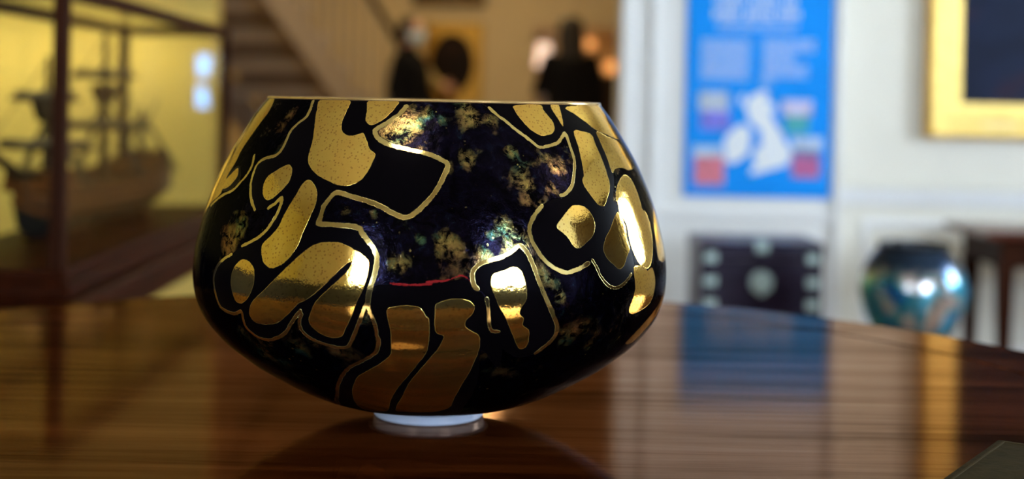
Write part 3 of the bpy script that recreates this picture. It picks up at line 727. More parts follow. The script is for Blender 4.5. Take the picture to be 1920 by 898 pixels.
# ------------------------------------------------------------------ dark mat at the table's edge
ang = math.atan2(-0.835, -0.55)
mat_t = thing('table_mat', 'dark olive brown leather mat lying flat on the round table', 'mat', (0.295, 0.851, TABLE_Z + 0.0003), ang)
MB().box(0, 0.20, 0, 0.14, 0, 0.0035, 0.001).build('sheet', plain('olive_leather', (0.026, 0.019, 0.007), 0.85, 0, 0.25, 120, 0.5, 0.04), mat_t)
MB().box(0.004, 0.196, 0.004, 0.0052, 0.0033, 0.0040).box(0.004, 0.0052, 0.004, 0.136, 0.0033, 0.0040).build('stitching', plain('olive_thread', (0.045, 0.034, 0.016), 0.9, spec=0.05), mat_t)

# ------------------------------------------------------------------ glass display case on its table
CZ = CAM_Z
stand = thing('display_table', 'dark mahogany table under the glass ship case', 'table', (-0.655, 2.10, 0), math.radians(0.75))
TT_ = CZ - 0.318
MB().box(-0.40, 0.0, 0.0, 1.56, TT_ - 0.030, TT_, 0.006).build('table_top', 'mahogany_flat', stand)
MB().box(-0.37, -0.03, 0.03, 1.53, TT_ - 0.075, TT_ - 0.031).build('apron', 'mahogany_flat', stand)
for x in (-0.345, -0.055):
    for y in (0.055, 1.505):
        mb = MB()
        for i in range(3):
            pass
        mb.lathe([(0.001, 0), (0.018, 0), (0.020, 0.03), (0.016, 0.06), (0.026, TT_ - 0.30), (0.031, TT_ - 0.20), (0.024, TT_ - 0.17), (0.034, TT_ - 0.14), (0.036, TT_ - 0.076), (0.001, TT_ - 0.076)], 20, (x, y, 0))
        mb.build('leg', 'mahogany', stand)
case = thing('display_case', 'glass display case with slim mahogany frame holding the model ship', 'case', (-0.69, 2.2, TT_), math.radians(0.75))
H0, H1 = 0.045, CZ + 0.172 - TT_
W_, D_, P_ = 0.275, 1.37, 0.023
MB().box(-W_ - 0.014, 0.014, -0.014, D_ + 0.014, 0.0005, 0.026, 0.004).box(-W_ - 0.004, 0.004, -0.004, D_ + 0.004, 0.026, H0, 0.003).build('plinth', 'mahogany_flat', case)
for x in (-W_, -P_):
    for y in (0, D_ - P_):
        MB().box(x, x + P_, y, y + P_, H0, H1, 0.003).build('post', 'mahogany', case)
for y in (0, D_ - P_):
    MB().box(-W_ + P_, -P_, y, y + P_, H1 - P_, H1, 0.003).build('rail', 'mahogany', case)
for x in (-W_, -P_):
    MB().box(x, x + P_, P_, D_ - P_, H1 - P_, H1, 0.003).build('rail', 'mahogany_flat', case)
pm = P_ / 2
MB().box(-W_ + P_, -P_, pm - 0.0015, pm + 0.0015, H0, H1 - P_).build('pane', 'glass', case)
MB().box(-W_ + P_, -P_, D_ - pm - 0.0015, D_ - pm + 0.0015, H0, H1 - P_).build('pane', 'glass', case)
for x in (-pm, -W_ + pm):
    MB().box(x - 0.0015, x + 0.0015, P_, D_ - P_, H0, H1 - P_).build('pane', 'glass', case)
MB().box(-W_ + P_, -P_, P_, D_ - P_, H1 - 0.012, H1 - 0.009).build('pane', 'glass', case)

# ------------------------------------------------------------------ model ship, bow towards the table with the bowl
FL = TT_ + H0
ship = thing('model_ship', 'wooden model sailing ship with three masts inside the glass case', 'ship', (-0.838, 2.42, FL), 0)
hull_m = wood('hull_wood', (0.040, 0.013, 0.003), (0.17, 0.058, 0.012), (30, 1.5, 40), 0.5, 0.0, spec=0.1)
keel_m = plain('hull_black', (0.007, 0.006, 0.006), 0.7, 0, 0.3, 40, spec=0.08)
spar_m = plain('spar_wood', (0.035, 0.020, 0.008), 0.7, 0, 0.2, 60, spec=0.1)
rope_m = plain('rope', (0.035, 0.024, 0.012), 0.9, 0, 0.2, 90)
sail_m = plain('furled_canvas', (0.12, 0.09, 0.055), 0.9, 0, 0.1, 90)
SL = 0.88
def sheer(t): return 0.098 + 0.030 * (1 - t) ** 3 + 0.014 * t * t
def breadth(t): return 0.076 * (math.sin(math.pi * min(1, (t + 0.02) * 1.25) * 0.5) ** 0.7 if t < 0.78 else 1 - 0.35 * ((t - 0.78) / 0.22) ** 2)
def hull_rings(z0f, z1f, grow=0.0, n=24):
    rings = []
    for i in range(n + 1):
        t = i / n
        top = sheer(t); bot = 0.016 + 0.030 * max(0, 1 - t * 8) ** 2 + 0.022 * max(0, (t - 0.8) / 0.2) ** 2
        ring = []
        m = 9
        for side in (-1, 1):
            pts = []
            for k in range(m):
                w = z0f + (z1f - z0f) * k / (m - 1)
                z = bot + (top - bot) * w
                prof = (math.sin(min(1, w * 1.7) * math.pi / 2)) ** 0.8 * (1 - 0.12 * max(0, w - 0.6))
                pts.append((side * (max(0.002, breadth(t) * prof) + grow), t * SL, z))
            ring += pts if side < 0 else pts[::-1]
        # left side goes up, right side comes down
        rings.append(ring)
    return rings
def loft(rings, name, mat, parent):
    mb = MB(); n = len(rings[0]); v = [p for r in rings for p in r]; f = []
    for i in range(len(rings) - 1):
        for j in range(n):
            k = (j + 1) % n
            f.append((i * n + j, i * n + k, (i + 1) * n + k, (i + 1) * n + j))
    f.append(tuple(range(n))); f.append(tuple((len(rings) - 1) * n + j for j in range(n))[::-1])
    mb.add(v, f, True)
    return mb.build(name, mat, parent)
loft(hull_rings(0.36, 0.93), 'hull', hull_m, ship)
loft(hull_rings(0.0, 0.37), 'lower_hull', keel_m, ship)
for w in (0.52, 0.74):                                   # wales along both sides
    for sd in (-1, 1):
        pts = []
        for i in range(25):
            t = i / 24; top = sheer(t); bot = 0.016 + 0.030 * max(0, 1 - t * 8) ** 2 + 0.022 * max(0, (t - 0.8) / 0.2) ** 2
            pr = (math.sin(min(1, w * 1.7) * math.pi / 2)) ** 0.8 * (1 - 0.12 * max(0, w - 0.6))
            pts.append((sd * (max(0.002, breadth(t) * pr) + 0.001), t * SL, bot + (top - bot) * w))
        MB().tube(pts, 0.0035, 6).build('wale', keel_m, ship)
for sd in (-1, 1):                                       # bulwark rails, rising in a sweep to the stern
    pts = [(sd * breadth(i / 24) * 0.95, i / 24 * SL, sheer(i / 24) + 0.006) for i in range(25)]
    MB().tube(pts, 0.004, 6).build('bulwark_rail', spar_m, ship)
poop = MB(); v = []
for i in range(7):
    t = 0.64 + 0.38 * i / 6; y = t * SL; top = sheer(min(t, 1)) + 0.010 + 0.026 * (i / 6) ** 1.2
    w = breadth(min(t, 1)) * 0.93; zb = sheer(min(t, 1)) - 0.02
    v.append([(-w, y, zb), (w, y, zb), (w * 0.86, y, top), (-w * 0.86, y, top)])
fs = [tuple(range(4))[::-1], tuple(24 + k for k in range(4))]
for i in range(6):
    for k in range(4): fs.append((i * 4 + k, i * 4 + (k + 1) % 4, i * 4 + 4 + (k + 1) % 4, i * 4 + 4 + k))
poop.add([p for r in v for p in r], fs); poop.build('stern_castle', hull_m, ship)
fc = MB(); fc.prism([(-0.045, 0.10), (0.045, 0.10), (0.040, 0.135), (-0.040, 0.135)], 'y', 0.05, 0.19); fc.build('forecastle', hull_m, ship)
MB().prism([(SL - 0.005, 0.02), (SL + 0.022, 0.012), (SL + 0.018, 0.09), (SL + 0.004, 0.10)], 'x', -0.003, 0.003).build('rudder', keel_m, ship)
MB().tube([(0, 0.06, 0.112), (0, -0.05, 0.150), (0, -0.165, 0.188)], [0.011, 0.009, 0.005], 8).build('bowsprit', spar_m, ship)
def mast(y, z0, z1, yards, topz, r):
    m = MB().tube([(0, y, z0), (0, y, (z0 + z1) / 2), (0, y, z1)], [r, r * 0.85, r * 0.5], 10).build('mast', spar_m, ship)
    if topz: MB().lathe([(0.001, 0), (0.018, 0), (0.028, 0.030), (0.028, 0.038), (0.001, 0.038)], 16, (0, y, topz)).build('crows_nest', spar_m, m)
    for (z, w, sail) in yards:
        MB().tube([(-w, y - 0.012, z), (0, y - 0.012, z), (w, y - 0.012, z)], [0.003, 0.0062, 0.003], 8).build('yard', spar_m, m)
        if sail: MB().tube([(w * s, y - 0.012, z + 0.008 + 0.002 * math.cos(s * 9)) for s in np.linspace(-0.85, 0.85, 13)], [0.004 + 0.003 * math.cos(s * 1.5) for s in np.linspace(-0.85, 0.85, 13)], 8).build('furled_sail', sail_m, m)
    rg = MB()
    for sd in (-1, 1):
        for k in range(4):
            rg.tube([(sd * 0.070, y + 0.012 + 0.022 * k, 0.100), (sd * 0.004, y, topz or z1 * 0.95)], 0.0017, 5)
        for q in range(5):
            a = 0.12 + 0.15 * q
            p = lambda k: (sd * (0.070 - 0.066 * a), (y + 0.012 + 0.022 * k) * (1 - a) + y * a, 0.100 + ((topz or z1 * 0.95) - 0.100) * a)
            rg.tube([p(0), p(3)], 0.0008, 4)
    rg.build('shrouds', rope_m, m)
    return m
mast(0.145, 0.105, 0.340, [(0.175, 0.095, True), (0.262, 0.065, True)], 0.222, 0.0085)
mast(0.505, 0.095, 0.400, [(0.205, 0.105, True), (0.310, 0.070, True)], 0.255, 0.0105)
mz = mast(0.800, 0.125, 0.245, [], 0, 0.0075)
MB().tube([(0.012, 0.70, 0.170), (0.012, 0.80, 0.213), (0.012, 0.90, 0.262)], [0.002, 0.0035, 0.002], 8).build('lateen_yard', spar_m, mz)
st = MB()
for a, b in [((0, 0.145, 0.335), (0, -0.15, 0.184)), ((0, 0.505, 0.395), (0, 0.15, 0.225)), ((0, 0.505, 0.26), (0, 0.02, 0.130)), ((0, 0.80, 0.243), (0, 0.51, 0.26)), ((0, 0.505, 0.39), (0, 0.88, 0.150))]:
    st.tube([a, b], 0.0011, 5)
st.build('stays', rope_m, ship)
for y in (0.22, 0.64):
    MB().prism([(-0.060, 0), (0.060, 0), (0.060, 0.012), (0.046, 0.034), (0.030, 0.017), (-0.030, 0.017), (-0.046, 0.034), (-0.060, 0.012)], 'y', y - 0.009, y + 0.009).build('cradle', 'mahogany', ship)

# ------------------------------------------------------------------ blue poster on the pier
poster = thing('poster', 'tall bright blue poster with white map and text on the white pier', 'poster', (0.596, 4.8995, 0.672))
PW, PH = 0.505, 0.915
blue = plain('poster_blue', (0.001, 0.275, 0.88), 0.6, 0, 0.04, 2, spec=0.15)
MB().box(0, PW, -0.010, 0, 0, PH).build('board', blue, poster)
ink_white = plain('poster_white', (0.78, 0.83, 0.90), 0.5, 0, 0.02, 5)
ink_pale = plain('poster_pale_blue', (0.30, 0.52, 0.88), 0.5, 0, 0.05, 5)
GB = [(0.2527, 0.3623), (0.2746, 0.3677), (0.2872, 0.3508), (0.2778, 0.3311), (0.3074, 0.3219), (0.3101, 0.3073), (0.2934, 0.2874), (0.3061, 0.2632), (0.3213, 0.239), (0.334, 0.2197),
      (0.3468, 0.1906), (0.3669, 0.1666), (0.3674, 0.1421), (0.3533, 0.1125), (0.3193, 0.102), (0.2804, 0.0914), (0.2512, 0.081), (0.2268, 0.0781), (0.2313, 0.1002), (0.2505, 0.1152),
      (0.2356, 0.1296), (0.2422, 0.164), (0.2687, 0.1841), (0.2609, 0.2035), (0.2628, 0.228), (0.238, 0.2471), (0.218, 0.2662), (0.2126, 0.2906), (0.2061, 0.3198), (0.2261, 0.3495)]
IR = [(0.1939, 0.251), (0.2185, 0.2418), (0.2289, 0.2126), (0.2246, 0.1832), (0.2204, 0.1537), (0.1964, 0.1288), (0.1625, 0.1134), (0.1379, 0.1227), (0.1422, 0.1472), (0.1343, 0.1764), (0.141, 0.2059), (0.1649, 0.2309)]
WI = [(0.1869, 0.3487), (0.204, 0.354), (0.2021, 0.3246), (0.1927, 0.3097), (0.185, 0.3242)]
for nm, pl in (('map_island', GB), ('map_island', IR), ('map_islet', WI)):
    MB().prism(pl, 'y', -0.0108, -0.0098).build(nm, ink_white, poster)
def small_pic(u0, v0, u1, v1, color, name='picture'):
    MB().box(u0, u1, -0.0108, -0.0098, v0, v1).build(name, plain('print_' + name, color, 0.5, 0, 0.35, 45), poster)
small_pic(0.0462, 0.2944, 0.1476, 0.3601, (0.42, 0.50, 0.62), 'photo_print')
small_pic(0.0525, 0.2285, 0.1538, 0.2944, (0.16, 0.16, 0.70), 'caption_panel')
small_pic(0.3326, 0.2833, 0.4367, 0.3368, (0.52, 0.50, 0.72), 'photo_print')
small_pic(0.3437, 0.2224, 0.4256, 0.2833, (0.03, 0.36, 0.42), 'caption_panel')
small_pic(0.0275, 0.1373, 0.1319, 0.1739, (0.40, 0.58, 0.88), 'photo_print')
small_pic(0.0344, 0.0398, 0.1375, 0.1373, (0.62, 0.16, 0.22), 'caption_panel')
small_pic(0.3669, 0.1662, 0.4736, 0.2104, (0.45, 0.58, 0.85), 'photo_print')
small_pic(0.3747, 0.1423, 0.4647, 0.1662, (0.10, 0.12, 0.35), 'photo_strip')
small_pic(0.3713, 0.0713, 0.4652, 0.1423, (0.46, 0.10, 0.28), 'caption_panel')
rng = random.Random(3)
def text_block(u0, v0, u1, v1, rows, lead, name, mat, ragged=0.1, fill=0.62):
    """lines of print too soft to read: short strokes set close together"""
    mb = MB(); hgt = (v1 - v0) / rows
    for r in range(rows):
        top = v1 - r * hgt; u = u0; end = u1 - rng.random() * ragged * (u1 - u0)
        while u < end:
            n = rng.randint(3, 8)
            for k in range(n):
                if u > end: break
                w = lead * rng.uniform(0.5, 0.75)
                mb.box(u, u + w, -0.0106, -0.0098, top - hgt * fill * rng.choice((1, 1, 0.8)), top)
                u += lead
            u += lead * 0.7
    return mb.build(name, mat, poster)
text_block(0.0935, 0.6544, 0.3873, 0.690, 1, 0.0165, 'title_line', ink_white, 0, 0.85)
text_block(0.0910, 0.6080, 0.3917, 0.6433, 1, 0.0165, 'title_line', ink_white, 0, 0.85)
text_block(0.1057, 0.568, 0.3788, 0.598, 2, 0.006, 'subtitle', ink_white, 0.02, 0.50)
text_block(0.0521, 0.3972, 0.2223, 0.5393, 11, 0.0050, 'text_column', ink_white, 0.10, 0.60)
text_block(0.2630, 0.4986, 0.4422, 0.5439, 4, 0.0050, 'text_column', ink_white, 0.06, 0.55)
text_block(0.2639, 0.4570, 0.3800, 0.4986, 3, 0.0050, 'text_column', ink_white, 0.10, 0.55)
text_block(0.2649, 0.4085, 0.4199, 0.4570, 4, 0.0050, 'text_column', ink_white, 0.08, 0.55)
text_block(0.2586, 0.3807, 0.2996, 0.4070, 2, 0.0050, 'text_column', ink_white, 0.06, 0.50)

# ------------------------------------------------------------------ framed paintings
def canvas_mat(name, stops, scale=4.0):
    m, nt, b = new_mat(name)
    tc = node(nt, 'ShaderNodeTexCoord')
    nz = node(nt, 'ShaderNodeTexNoise', Scale=scale, Detail=5.0, Roughness=0.6, Distortion=0.8)
    nt.links.new(tc.outputs['Object'], nz.inputs['Vector'])
    r = ramp(nt, stops); nt.links.new(nz.outputs['Fac'], r.inputs['Fac'])
    nt.links.new(r.outputs['Color'], b.inputs['Base Color'])
    b.inputs['Roughness'].default_value = 0.55
    b.inputs['Specular IOR Level'].default_value = 0.12
    return m
def frame_rails(parent, w, h, bands, y0=0.0):
    """four mitred rails; bands = (inset from outer edge a..b, depth, material, name)"""
    for (a, b, d, mat, nm) in bands:
        o = [(a, a), (w - a, a), (w - a, h - a), (a, h - a)]; i = [(b, b), (w - b, b), (w - b, h - b), (b, h - b)]
        for k in range(4):
            q = (k + 1) % 4
            MB().prism([o[k], o[q], i[q], i[k]], 'y', y0 - d, y0).build(nm, mat, parent)
pt = thing('painting', 'dark oil painting in broad gilt frame above the white dado rail', 'painting', (1.443, 4.999, 0.888))
FW, FH = 1.02, 1.15
frame_rails(pt, FW, FH, [(0.0, 0.016, 0.040, 'gilt_dark', 'outer_edge'), (0.016, 0.058, 0.075, 'gilt', 'frame_rail'), (0.058, 0.068, 0.045, 'gilt_dark', 'groove'),
                         (0.068, 0.098, 0.055, 'gilt', 'frame_rail'), (0.098, 0.122, 0.040, 'gilt', 'slip')])
tag(MB().box(0.120, FW - 0.120, -0.012, -0.004, 0.120, FH - 0.120).build('canvas', canvas_mat('dark_painting', [(0.35, (0.004, 0.007, 0.020)), (0.52, (0.008, 0.014, 0.040)), (0.62, (0.030, 0.012, 0.022)), (0.72, (0.035, 0.040, 0.018))], 3.2), pt), 'dark blue brown canvas')
tag(MB().box(0.185, 0.310, -0.0775, -0.054, 0.036, 0.058, 0.002).build('name_plate', plain('brass_plate', (0.88, 0.70, 0.30), 0.3, 0.7, 0.08, 40), pt), 'pale brass name plate')

ov = thing('oval_portrait', 'dark oval portrait in square gilt frame on the far wall', 'painting', (-0.800, 12.995, 0.950))
OW, OH = 0.533, 0.755
frame_rails(ov, OW, OH, [(0, 0.030, 0.05, 'gilt_dark', 'outer_edge')])
sp = MB(); n = 48; cx, cz = OW / 2 - 0.02, OH / 2
inner = [(cx + 0.205 * math.cos(2 * math.pi * k / n), cz + 0.278 * math.sin(2 * math.pi * k / n)) for k in range(n)]
outer = []
for k in range(n):
    a = 2 * math.pi * k / n; c, s = math.cos(a), math.sin(a)
    hx, hz = (OW - 0.03 - cx if c > 0 else cx - 0.03), (OH / 2 - 0.03)
    t = min(hx / abs(c) if abs(c) > 1e-6 else 9, hz / abs(s) if abs(s) > 1e-6 else 9)
    outer.append((cx + c * t, cz + s * t))
v = [(x, -0.034, z) for x, z in inner] + [(x, -0.030, z) for x, z in outer] + [(x, -0.006, z) for x, z in inner]
sp.add(v, [(k, (k + 1) % n, n + (k + 1) % n, n + k) for k in range(n)] + [(k, 2 * n + k, 2 * n + (k + 1) % n, (k + 1) % n) for k in range(n)])
sp.build('spandrel', plain('spandrel_gilt', (0.58, 0.34, 0.05), 0.4, 0.6, 0.2, 12), ov)
MB().prism([(cx + 0.204 * math.cos(2 * math.pi * k / n), cz + 0.277 * math.sin(2 * math.pi * k / n)) for k in range(n)], 'y', -0.012, -0.006).build('canvas', canvas_mat('dark_portrait', [(0.4, (0.006, 0.003, 0.002)), (0.6, (0.016, 0.007, 0.004)), (0.75, (0.04, 0.016, 0.008))], 5), ov)

up = thing('dark_painting', 'dark framed painting hanging above the oval portrait', 'painting', (-0.92, 12.995, 1.853))
frame_rails(up, 0.66, 0.80, [(0, 0.05, 0.05, 'dark_wood', 'frame_rail'), (0.05, 0.075, 0.035, 'gilt_dark', 'slip')])
MB().box(0.07, 0.59, -0.012, -0.004, 0.07, 0.73).build('canvas', canvas_mat('brown_painting', [(0.4, (0.010, 0.006, 0.003)), (0.7, (0.05, 0.025, 0.010))], 4), up)

# ------------------------------------------------------------------ small chest with metal mounts
plinth = MB().box(0.55, 0.98, 4.28, 4.66, 0, 0.02).box(0.565, 0.965, 4.295, 4.645, 0.02, 0.305).box(0.55, 0.98, 4.28, 4.66, 0.305, 0.325)
tag(plinth.build('plinth', 'white_trim'), 'low white painted plinth under the mounted chest', 'plinth')
chest = thing('chest', 'dark lacquered wooden chest with silvery metal mounts below the poster', 'chest', (0.765, 4.30, 0.3255))
cw, cd, ch = 0.372, 0.30, 0.248
chest_wood = wood('chest_wood', (0.003, 0.0016, 0.0045), (0.013, 0.006, 0.016), (1.5, 22, 22), 0.35, 0.15, polish=(0.8, 0.75, 1.0))
MB().box(-cw / 2, cw / 2, 0, cd, 0, ch - 0.052, 0.003).build('body', chest_wood, chest)
MB().box(-cw / 2 - 0.002, cw / 2 + 0.002, -0.002, cd + 0.002, ch - 0.050, ch, 0.004).build('lid', chest_wood, chest)
lp = MB()
lp.prism([(0.034 * math.cos(2 * math.pi * k / 32), 0.127 + 0.034 * math.sin(2 * math.pi * k / 32)) for k in range(32)], 'y', -0.006, 0.0005)
lock = lp.build('lock_plate', 'silver', chest)
MB().box(-0.009, 0.009, -0.012, -0.005, 0.088, 0.130, 0.002).build('hasp', 'silver', lock)
hs = MB().box(-0.018, 0.018, -0.006, -0.0015, ch - 0.030, ch - 0.001, 0.001).box(-0.018, 0.018, -0.004, 0.05, ch - 0.0005, ch + 0.004)
hs.build('lid_clasp', 'silver', chest)
for sx in (-1, 1):
    for z in (0.060, 0.128, 0.200):
        x0, x1 = sorted((sx * (cw / 2 - 0.050), sx * (cw / 2 - 0.012)))
        MB().box(x0, x1, -0.0055, 0.0005, z - 0.014, z + 0.014, 0.0025).build('mount', 'silver', chest)

# ------------------------------------------------------------------ blue lustre vase on a plinth
pl2 = MB().box(0.83, 1.11, 3.26, 3.54, 0, 0.02).box(0.845, 1.095, 3.275, 3.525, 0.02, 0.395).box(0.83, 1.11, 3.26, 3.54, 0.395, 0.415)
tag(pl2.build('plinth', 'dark_wood'), 'dark wooden plinth under the blue lustre vase', 'plinth')
vase = thing('lustre_vase', 'round blue green iridescent vase with dark open neck beside the side table', 'vase', (0.968, 3.40, 0.4155))
def vase_material():
    m, nt, b = new_mat('blue_lustre')
    L = nt.links.new
    tc = node(nt, 'ShaderNodeTexCoord')
    sep = node(nt, 'ShaderNodeSeparateXYZ'); L(tc.outputs['Object'], sep.inputs[0])
    n1 = node(nt, 'ShaderNodeTexNoise', Scale=9.0, Detail=3.0, Distortion=1.5); L(tc.outputs['Object'], n1.inputs['Vector'])
    mp = node(nt, 'ShaderNodeMapping'); mp.inputs['Scale'].default_value = (60, 60, 5); L(tc.outputs['Object'], mp.inputs['Vector'])
    n2 = node(nt, 'ShaderNodeTexNoise', Scale=1.0, Detail=2.0); L(mp.outputs['Vector'], n2.inputs['Vector'])
    bands = ramp(nt, [(0.34, (0.03, 0.14, 0.55)), (0.45, (0.03, 0.45, 0.58)), (0.52, (0.70, 0.68, 0.70)), (0.62, (0.72, 0.60, 0.54)), (0.72, (0.06, 0.42, 0.48))])
    L(n1.outputs['Fac'], bands.inputs['Fac'])
    add = node(nt, 'ShaderNodeMath', operation='MULTIPLY_ADD'); add.inputs[1].default_value = 0.10
    L(n2.outputs['Fac'], add.inputs[0]); L(sep.outputs['Z'], add.inputs[2])
    drip = ramp(nt, [(0.200, (0, 0, 0)), (0.245, (1, 1, 1))]); L(add.outputs[0], drip.inputs['Fac'])
    mx = node(nt, 'ShaderNodeMix', data_type='RGBA')
    L(drip.outputs['Color'], mx.inputs['Factor']); L(bands.outputs['Color'], mx.inputs['A'])
    mx.inputs['B'].default_value = (0.020, 0.040, 0.085, 1)
    L(mx.outputs['Result'], b.inputs['Base Color'])
    b.inputs['Metallic'].default_value = 0.8; b.inputs['Roughness'].default_value = 0.24
    return m
vp = [(0.001, 0.002), (0.055, 0.0), (0.068, 0.006), (0.092, 0.035), (0.112, 0.075), (0.123, 0.115), (0.126, 0.140), (0.122, 0.170), (0.110, 0.200), (0.094, 0.225), (0.082, 0.238)]
MB().lathe([(r, z) for r, z in catmull(vp, 5)], 72).build('body', vase_material(), vase)
MB().lathe([(0.0835, 0.2375), (0.0850, 0.2440), (0.0845, 0.2500), (0.079, 0.2500), (0.077, 0.240), (0.078, 0.230)], 72, closed=True).build('neck_rim', plain('dark_lip', (0.010, 0.014, 0.022), 0.25, 0.4, 0.2, 40), vase)

# ------------------------------------------------------------------ side table by the wall
side = thing('side_table', 'dark red mahogany side table against the cream wall', 'table', (1.482, 4.41, 0))
ST = 0.611
MB().box(0, 1.05, 0, 0.44, ST - 0.024, ST, 0.005).build('table_top', wood('red_mahogany', (0.030, 0.006, 0.004), (0.12, 0.022, 0.012), (1.2, 22, 22), 0.3, 0.4), side)
MB().box(0.055, 0.995, 0.035, 0.405, ST - 0.115, ST - 0.0245).build('apron', 'mahogany', side)
for x in (0.075, 0.975):
    for y in (0.055, 0.385):
        mb = MB(); a, c = 0.024, 0.013
        v = [(x + s * (c if z == 0 else a), y + t * (c if z == 0 else a), z) for z in (0.0, ST - 0.11) for s, t in ((-1, -1), (1, -1), (1, 1), (-1, 1))]
        mb.add(v, [(0, 3, 2, 1), (4, 5, 6, 7)] + [(k, (k + 1) % 4, 4 + (k + 1) % 4, 4 + k) for k in range(4)]).build('leg', 'mahogany', side)
MB().box(0.062, 0.088, 0.06, 0.38, 0.165, 0.187, 0.003).build('stretcher', 'mahogany_flat', side)
MB().box(0.962, 0.988, 0.06, 0.38, 0.165, 0.187, 0.003).build('stretcher', 'mahogany_flat', side)

# ------------------------------------------------------------------ staircase in the hall, rising towards the front room
stairs = thing('staircase', 'painted staircase with dark handrail in the hall behind the glass case', 'staircase', (-0.600, 12.40, 0))
du = Vector((-0.369, -0.929, 0)); dw = Vector((-0.929, 0.369, 0))
RISE, RUN, NST, SW = 0.21, 0.325, 13, 1.05
def stair_box(mb, u0, u1, w0, w1, z0, z1):
    v = [du * u + dw * w + Vector((0, 0, z)) for z in (z0, z1) for w in (w0, w1) for u in (u0, u1)]
    return mb.add(v, [(0, 2, 3, 1), (4, 5, 7, 6), (0, 1, 5, 4), (2, 6, 7, 3), (0, 4, 6, 2), (1, 3, 7, 5)])
for k in range(NST):
    st_ = stair_box(MB(), k * RUN - 0.025, (k + 1) * RUN + 0.035, 0.045, SW, (k + 1) * RISE - 0.075, (k + 1) * RISE).build('tread', 'stair_tread', stairs)
    stair_box(MB(), k * RUN, k * RUN + 0.018, 0.045, SW, k * RISE, (k + 1) * RISE - 0.0755).build('riser', 'stair_riser', stairs)
def string_board(w0, w1, up, down):
    u1 = NST * RUN
    mb = MB()
    prof = [(-0.06, 0.0), (-0.06, 0.10), (0.0, up), (u1, u1 * RISE / RUN + up), (u1, u1 * RISE / RUN - down), (down * RUN / RISE, 0.0)]
    v = [du * u + dw * w0 + Vector((0, 0, z)) for u, z in prof] + [du * u + dw * w1 + Vector((0, 0, z)) for u, z in prof]
    n = len(prof)
    return mb.add(v, [tuple(range(n)), tuple(range(2 * n - 1, n - 1, -1))] + [(i, i + n, (i + 1) % n + n, (i + 1) % n) for i in range(n)])
string_board(0.0, 0.044, 0.03, 0.27).build('string_board', 'stair_paint', stairs)
string_board(SW, SW + 0.044, 0.03, 0.27).build('string_board', 'stair_paint', stairs)
sl = RISE / RUN
MB().tube([du * u + dw * 0.022 + Vector((0, 0, u * sl + 0.90)) for u in (-0.10, NST * RUN)], 0.032, 12).build('handrail', 'mahogany', stairs)
for k in range(NST * 2):
    u = (k + 0.5) * RUN / 2
    MB().tube([du * u + dw * 0.022 + Vector((0, 0, z)) for z in (u * sl + 0.02, u * sl + 0.30, u * sl + 0.60, u * sl + 0.89)], [0.012, 0.016, 0.010, 0.011], 8).build('baluster', 'stair_paint', stairs)
nw = MB().lathe([(0.001, 0), (0.05, 0), (0.05, 0.25), (0.035, 0.30), (0.04, 0.55), (0.035, 0.80), (0.05, 0.84), (0.05, 0.98), (0.03, 1.0), (0.042, 1.04), (0.001, 1.08)], 20, tuple(du * -0.12 + dw * 0.022))
nw.build('newel_post', 'mahogany', stairs)

# ------------------------------------------------------------------ low fill lamp added behind the bowl to light the stairs from below
ln = thing('stair_fill_lamp', 'added round fill lamp on short dark post in the hall', 'lamp', (-0.55, 7.60, 0))
MB().lathe([(0.001, 0), (0.11, 0), (0.11, 0.02), (0.03, 0.05), (0.022, 0.30), (0.034, 0.42), (0.05, 0.46), (0.001, 0.46)], 24).build('post', 'dark_wood', ln)
MB().ball((0, 0, 0.57), 0.115, 24, 14).build('globe', glow('stair_fill_globe', (1.0, 0.82, 0.60), 40.0), ln)

# ------------------------------------------------------------------ lamps in the alcove, dark cabinet
lamp = thing('table_lamp', 'lit table lamp with pale shade standing in the alcove', 'lamp', (0.285, 13.25, 0.8005))
MB().lathe([(0.001, 0), (0.06, 0), (0.06, 0.012), (0.02, 0.03), (0.014, 0.10), (0.04, 0.20), (0.05, 0.28), (0.03, 0.38), (0.012, 0.44), (0.010, 0.56), (0.001, 0.56)], 24).build('base', 'lamp_metal', lamp)
MB().lathe([(0.085, 0.52), (0.060, 0.74), (0.058, 0.74), (0.083, 0.52)], 32, closed=True).build('shade', 'shade_white', lamp)
for (x, z, r, l) in [(0.711, 1.545, 0.075, 'amber glass wall lamp high in the alcove'), (0.940, 1.325, 0.085, 'low amber glass wall lamp at the alcove side')]:
    s = thing('wall_lamp', l, 'lamp', (x, 13.619, z), 0, 'amber lamps in the alcove')
    MB().lathe([(0.001, 0), (0.035, 0), (0.035, 0.012), (0.001, 0.012)], 20).build('back_plate', 'lamp_metal', s)
    o = MB().tube([(0, -0.002, 0.006), (0, -0.09, -0.01), (0, -0.13, -0.03)], 0.008, 8).build('arm', 'lamp_metal', s)
    MB().lathe([(0.001, -r * 0.6), (r * 0.6, -r * 0.5), (r, 0.0), (r * 0.75, r * 0.55), (r * 0.45, r * 0.75), (r * 0.43, r * 0.72), (0.001, r * 0.5)], 24, (0, -0.15, 0)).build('shade', 'shade_amber', s)
cab = thing('cabinet', 'narrow dark wooden cabinet in front of the alcove', 'cabinet', (0.70, 12.30, 0))
MB().box(0, 0.22, 0, 0.38, 0.06, 1.20, 0.006).build('body', 'dark_wood', cab)
MB().box(-0.02, 0.24, -0.02, 0.40, 1.2005, 1.235, 0.006).build('cornice', 'dark_wood', cab)
for x0 in (0.012,):
    d = MB().box(x0, x0 + 0.196, -0.014, -0.0005, 0.09, 1.17, 0.004).build('door', 'dark_wood', cab)
    MB().ball((x0 + 0.175, -0.022, 0.65), 0.010).build('knob', 'lamp_metal', d)
